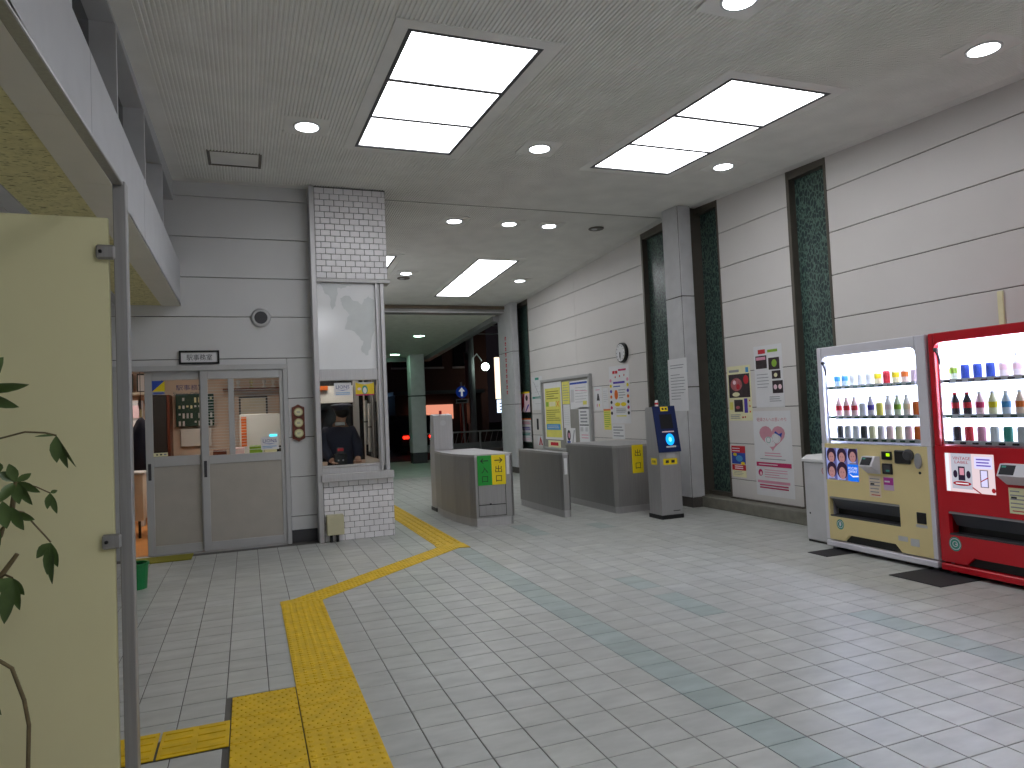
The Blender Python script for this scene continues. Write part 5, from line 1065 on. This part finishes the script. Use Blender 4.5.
# canopy
b = MB(); M_can = mat('canopy board', (226, 228, 216), .8)
def cz(y): return 3.66 - (y - 15.55) * .108
def cx_(y): return 5.55 - (y - 15.55) * .10
b.add([(0, 15.55, cz(15.55)), (cx_(15.55), 15.55, cz(15.55)), (cx_(20.6), 20.6, cz(20.6)), (0, 20.6, cz(20.6)), (0, 15.55, cz(15.55) + .3), (cx_(15.55), 15.55, cz(15.55) + .3), (cx_(20.6), 20.6, cz(20.6) + .3), (0, 20.6, cz(20.6) + .3)], [(0, 1, 2, 3), (4, 5, 6, 7), (0, 1, 5, 4), (1, 2, 6, 5), (2, 3, 7, 6), (3, 0, 4, 7)], M_can)
cp = struct('ceiling_canopy', b)
b = MB(); b.add([(cx_(15.6) - .05, 15.6, cz(15.6) - .12), (cx_(15.6) + .12, 15.6, cz(15.6) - .12), (cx_(20.6) + .12, 20.6, cz(20.6) - .12), (cx_(20.6) - .05, 20.6, cz(20.6) - .12), (cx_(15.6) - .05, 15.6, cz(15.6) + .1), (cx_(15.6) + .12, 15.6, cz(15.6) + .1), (cx_(20.6) + .12, 20.6, cz(20.6) + .1), (cx_(20.6) - .05, 20.6, cz(20.6) + .1)], [(0, 1, 2, 3), (4, 5, 6, 7), (0, 1, 5, 4), (1, 2, 6, 5), (2, 3, 7, 6), (3, 0, 4, 7)], M_gray); b.box(0, cx_(20.6) + .1, 20.5, 20.62, cz(20.6) - .12, cz(20.6), M_dgray); b.build('fascia', cp)
for k, (x, y, nm) in enumerate(((4.18, 17.6, 'right downlight under the outdoor canopy'), (4.02, 20.0, 'far downlight under the outdoor canopy'), (3.05, 17.55, 'left downlight under the outdoor canopy beside the booth'))):
    z = cz(y); t = thing('canopy_light', nm, 'downlight', (x, y, z), 'canopy downlights'); b = MB(); b.lathe((x, y, z - .02), [(.15, 0), (.15, .03)], M_lgray, 20); b.build('trim_ring', t); b = MB(); b.lathe((x, y, z - .025), [(.13, 0), (.13, .004)], glow('canopy lamp', (190, 255, 214), 20), 20); b.build('diffuser', t)
t = thing('canopy_column', 'pale square column carrying the outdoor canopy beyond the gates', 'column', (4.68, 20.3, 0))
b = MB(); b.bbox(4.46, 4.90, 20.1, 20.5, .30, 1.95, .02, M_lgray); b.build('panel', t); b = MB(); b.bbox(4.46, 4.90, 20.1, 20.5, 1.965, 3.18, .02, M_lgray); b.build('panel', t); b = MB(); b.box(4.47, 4.89, 20.11, 20.49, .0, 3.0, M_dgray); b.build('base', t)
# guard rail
t = thing('guard_rail', 'low grey metal guard rail beyond the forecourt', 'guard rail', (7.0, 22.2, 0))
b = MB(); b.tube([(5.2, 22.2, .78), (9.2, 22.2, .78)], .025, M_lgray); b.build('rail', t); b = MB(); b.box(5.2, 9.2, 22.18, 22.22, .18, .42, M_gray); b.build('rail', t)
for k in range(5): b = MB(); b.tube([(5.3 + .95 * k, 22.2, 0), (5.3 + .95 * k, 22.2, .8)], .035, M_lgray); b.build('post', t)
for k in range(12): b = MB(); b.tube([(6.35 + .2 * k, 22.2, .42), (6.45 + .2 * k, 22.2, .76)], .012, M_gray, 6); b.build('bar', t)
# one way sign
t = thing('one_way_sign', 'round blue road sign with a white arrow on a grey pole', 'road sign', (7.2, 24, 0)); b = MB(); b.tube([(7.24, 24.03, 0), (7.16, 24.03, 2.5)], .035, M_lgray); b.build('pole', t)
Fsg = frame((7.16, 23.98, 2.15), (1, 0, 0), (0, 0, 1)); b = MB(); b.prism([(.21 * math.cos(2 * PI * i / 28), .21 * math.sin(2 * PI * i / 28)) for i in range(28)], -.01, .01, mat('sign blue', (30, 80, 190), .5, emit=(20, 70, 190), estr=0.12), Fsg); b.build('disc', t)
p = Print(Fsg, .011); wl = mat('sign glowing white', (240, 240, 240), .4, emit=(220, 225, 230), estr=.35); p.rect(-.035, -.15, .035, .06, wl); p.poly([(-.12, .02), (.12, .02), (0, .17)], wl); p.rect(-.23, -.40, .23, -.24, M_lgray); p.lines(-.19, -.36, .19, -.28, 1, M_inkd, .8); p.build('print', t)  # arrow and disc glow on their own, standing in for light on them
# pole, lamp, wires
t = thing('utility_pole', 'grey concrete utility pole with a glowing street lamp and cables', 'utility pole', (8.0, 25.5, 0)); b = MB(); b.tube([(8.0, 25.5, 0), (8.0, 25.5, 9)], [.17, .12], M_gray, 12); b.build('pole', t)
b = MB(); b.tube([(8.05, 25.4, 3.45), (8.2, 25.3, 3.62), (8.4, 25.3, 3.35)], .025, M_lgray, 6); b.build('lamp_arm', t); b = MB(); b.sphere((8.50, 25.2, 3.12), .15, glow('street lamp', (226, 255, 240), 9), n=16); b.build('lamp_globe', t, smooth=True)
for k in range(5): b = MB(); b.tube([(8.0, 25.5, 4.4 + .35 * k), (14, 27 + k, 4.6 + .3 * k)], .016, M_gray, 5); b.build('cable', t)
b = MB(); b.box(7.84, 7.86, 25.3, 25.7, 1.0, 3.6, M_dgray); b.box(7.75, 7.86, 25.35, 25.5, 3.4, 3.7, M_dgray); b.build('pole_box', t)
# buildings
M_bb = mat('night building brown', (58, 38, 34), .85, var=.1)
t = thing('apartment_building', 'dark reddish brown building behind the street at night', 'building', (6.5, 31, 0))
b = MB(); b.box(3.0, 11.2, 33, 38, 0, 9, M_bb); b.build('wall', t)
for r in range(3):
    for c in range(5): b = MB(); b.box(3.5 + 1.5 * c, 4.4 + 1.5 * c, 32.93, 33.0, 1.2 + 2.5 * r, 2.5 + 2.5 * r, M_gdark); w_ = b.build('window', t); b = MB(); b.box(3.42 + 1.5 * c, 4.48 + 1.5 * c, 32.88, 33.0, 1.1 + 2.5 * r, 1.18 + 2.5 * r, M_gray); b.build('sill', w_)
b = MB(); b.box(2.8, 11.4, 32.7, 38.2, 9, 9.3, M_dgray); b.build('roof', t)
t = thing('dark_shop', 'dark low building left of the canopy column', 'building', (0, 40, 0)); b = MB(); b.box(-6, 2.3, 36, 42, 0, 5, mat('night wall', (40, 32, 34), .9)); b.build('wall', t); b = MB(); b.box(-6.2, 2.5, 35.6, 42.2, 5, 5.3, M_dgray); b.build('roof', t)
t = thing('restaurant', 'low restaurant with glowing orange fascia sign beyond the canopy column', 'building', (6.2, 27.5, 0))
b = MB(); b.box(5.45, 9.0, 27.4, 30, 0, 2.2, mat('restaurant wall', (50, 28, 24), .8)); b.build('wall', t); b = MB(); b.box(6.05, 7.75, 27.25, 27.4, 1.20, 1.78, glow('orange sign', (250, 160, 130), .75)); sg = b.build('fascia_sign', t)
p = Print(frame((6.05, 27.25, 1.20), (1, 0, 0), (0, 0, 1)), .002); p.lines(.1, .3, .5, .5, 1, glow('cream lit', (255, 220, 190), 1.2), .4); p.build('sign_print', sg)
b = MB(); b.box(5.9, 6.9, 27.3, 27.4, .4, 1.15, glow('orange window', (240, 84, 20), .42)); b.build('window', t)
b = MB(); b.box(5.35, 9.1, 27.2, 30.1, 2.2, 2.35, M_dgray); b.build('roof', t)
t = thing('billboard', 'tall lit white and orange billboard beside the far column', 'billboard', (11.0, 31, 0)); b = MB(); b.box(10.95, 11.9, 31, 31.15, 2.0, 3.95, glow('billboard light', (255, 226, 200), 1.5)); fc_ = b.build('face', t)
p = Print(frame((10.95, 31, 2.0), (1, 0, 0), (0, 0, 1)), .003); p.ell(.55, .5, .22, .35, M_photo); p.ell(.5, 1.0, .2, .2, M_or); p.ell(.6, 1.4, .2, .1, M_or); p.build('face_print', fc_)
b = MB(); b.box(10.95, 11.5, 30.9, 31.0, 1.35, 1.95, glow('small sign light', (206, 226, 255), 2.0)); sp = b.build('lower_sign', t); p = Print(frame((10.95, 30.9, 1.35), (1, 0, 0), (0, 0, 1)), .003); p.lines(.08, .08, .5, .5, 3, M_sky, .4); p.build('lower_print', sp)
b = MB(); b.tube([(11.3, 31.1, 0), (11.3, 31.1, 4.2)], .08, M_gray); b.build('pole', t)
# car
t = thing('car', 'dark car with red tail lights partly behind the canopy column', 'car', (5.75, 26, 0))
FX = lambda a, bb, c: Vector((c, a, bb)); M_car = mat('car dark', (26, 26, 34), .25)
b = MB(); b.prism([(24.6, .30), (24.55, .75), (24.7, .95), (25.2, 1.38), (26.6, 1.42), (27.0, 1.05), (27.1, .9), (27.1, .30)], 5.08, 6.30, M_car, FX); b.build('body', t)
b = MB(); b.add([(5.2, 24.70, .97), (6.18, 24.70, .97), (6.10, 25.12, 1.33), (5.28, 25.12, 1.33)], [(0, 1, 2, 3)], M_gdark); b.build('rear_window', t)
for x in (5.12, 6.06): b = MB(); b.bbox(x, x + .2, 24.50, 24.57, .58, .68, .01, glow('tail lamp', (255, 30, 16), 5)); b.build('tail_light', t)
b = MB(); b.box(5.5, 5.85, 24.52, 24.555, .42, .54, M_lgray); b.build('number_plate', t)
for x in (5.15, 6.05):
    for y in (25.1, 26.6): b = MB(); b.lathe((x, y, .3), [(.3, 0), (.3, .18)], M_rub, 18, 'X'); b.build('wheel', t)
b = MB(); b.bbox(4.70, 5.0, 30, 30.1, 2.02, 2.28, .01, glow('blue white sign', (150, 200, 255), 4)); b.tube([(4.85, 30.1, 0), (4.85, 30.1, 2.05)], .04, M_dgray); solo('small_lit_sign', b, 'small bluish white lit sign in the dark left of the canopy column', 'sign')
t = thing('red_signal', 'small red light high in the dark left of the canopy column', 'signal light', (5.5, 34, 0)); b = MB(); b.tube([(5.5, 32.0, 0), (5.5, 32.0, 4.0)], .05, M_dgray); b.build('pole', t); b = MB(); b.sphere((5.5, 31.9, 3.9), .09, glow('red lamp', (255, 20, 30), 3)); b.build('lamp', t)
t = thing('red_pole', 'thin dark red banner pole behind the road sign', 'pole', (8.2, 28, 0)); b = MB(); b.box(7.75, 7.95, 26.2, 26.3, .2, 2.4, mat('banner red', (120, 30, 28), .7)); b.build('banner', t); b = MB(); b.tube([(7.95, 26.25, 0), (7.95, 26.25, 2.5)], .02, M_gray); b.build('pole', t)
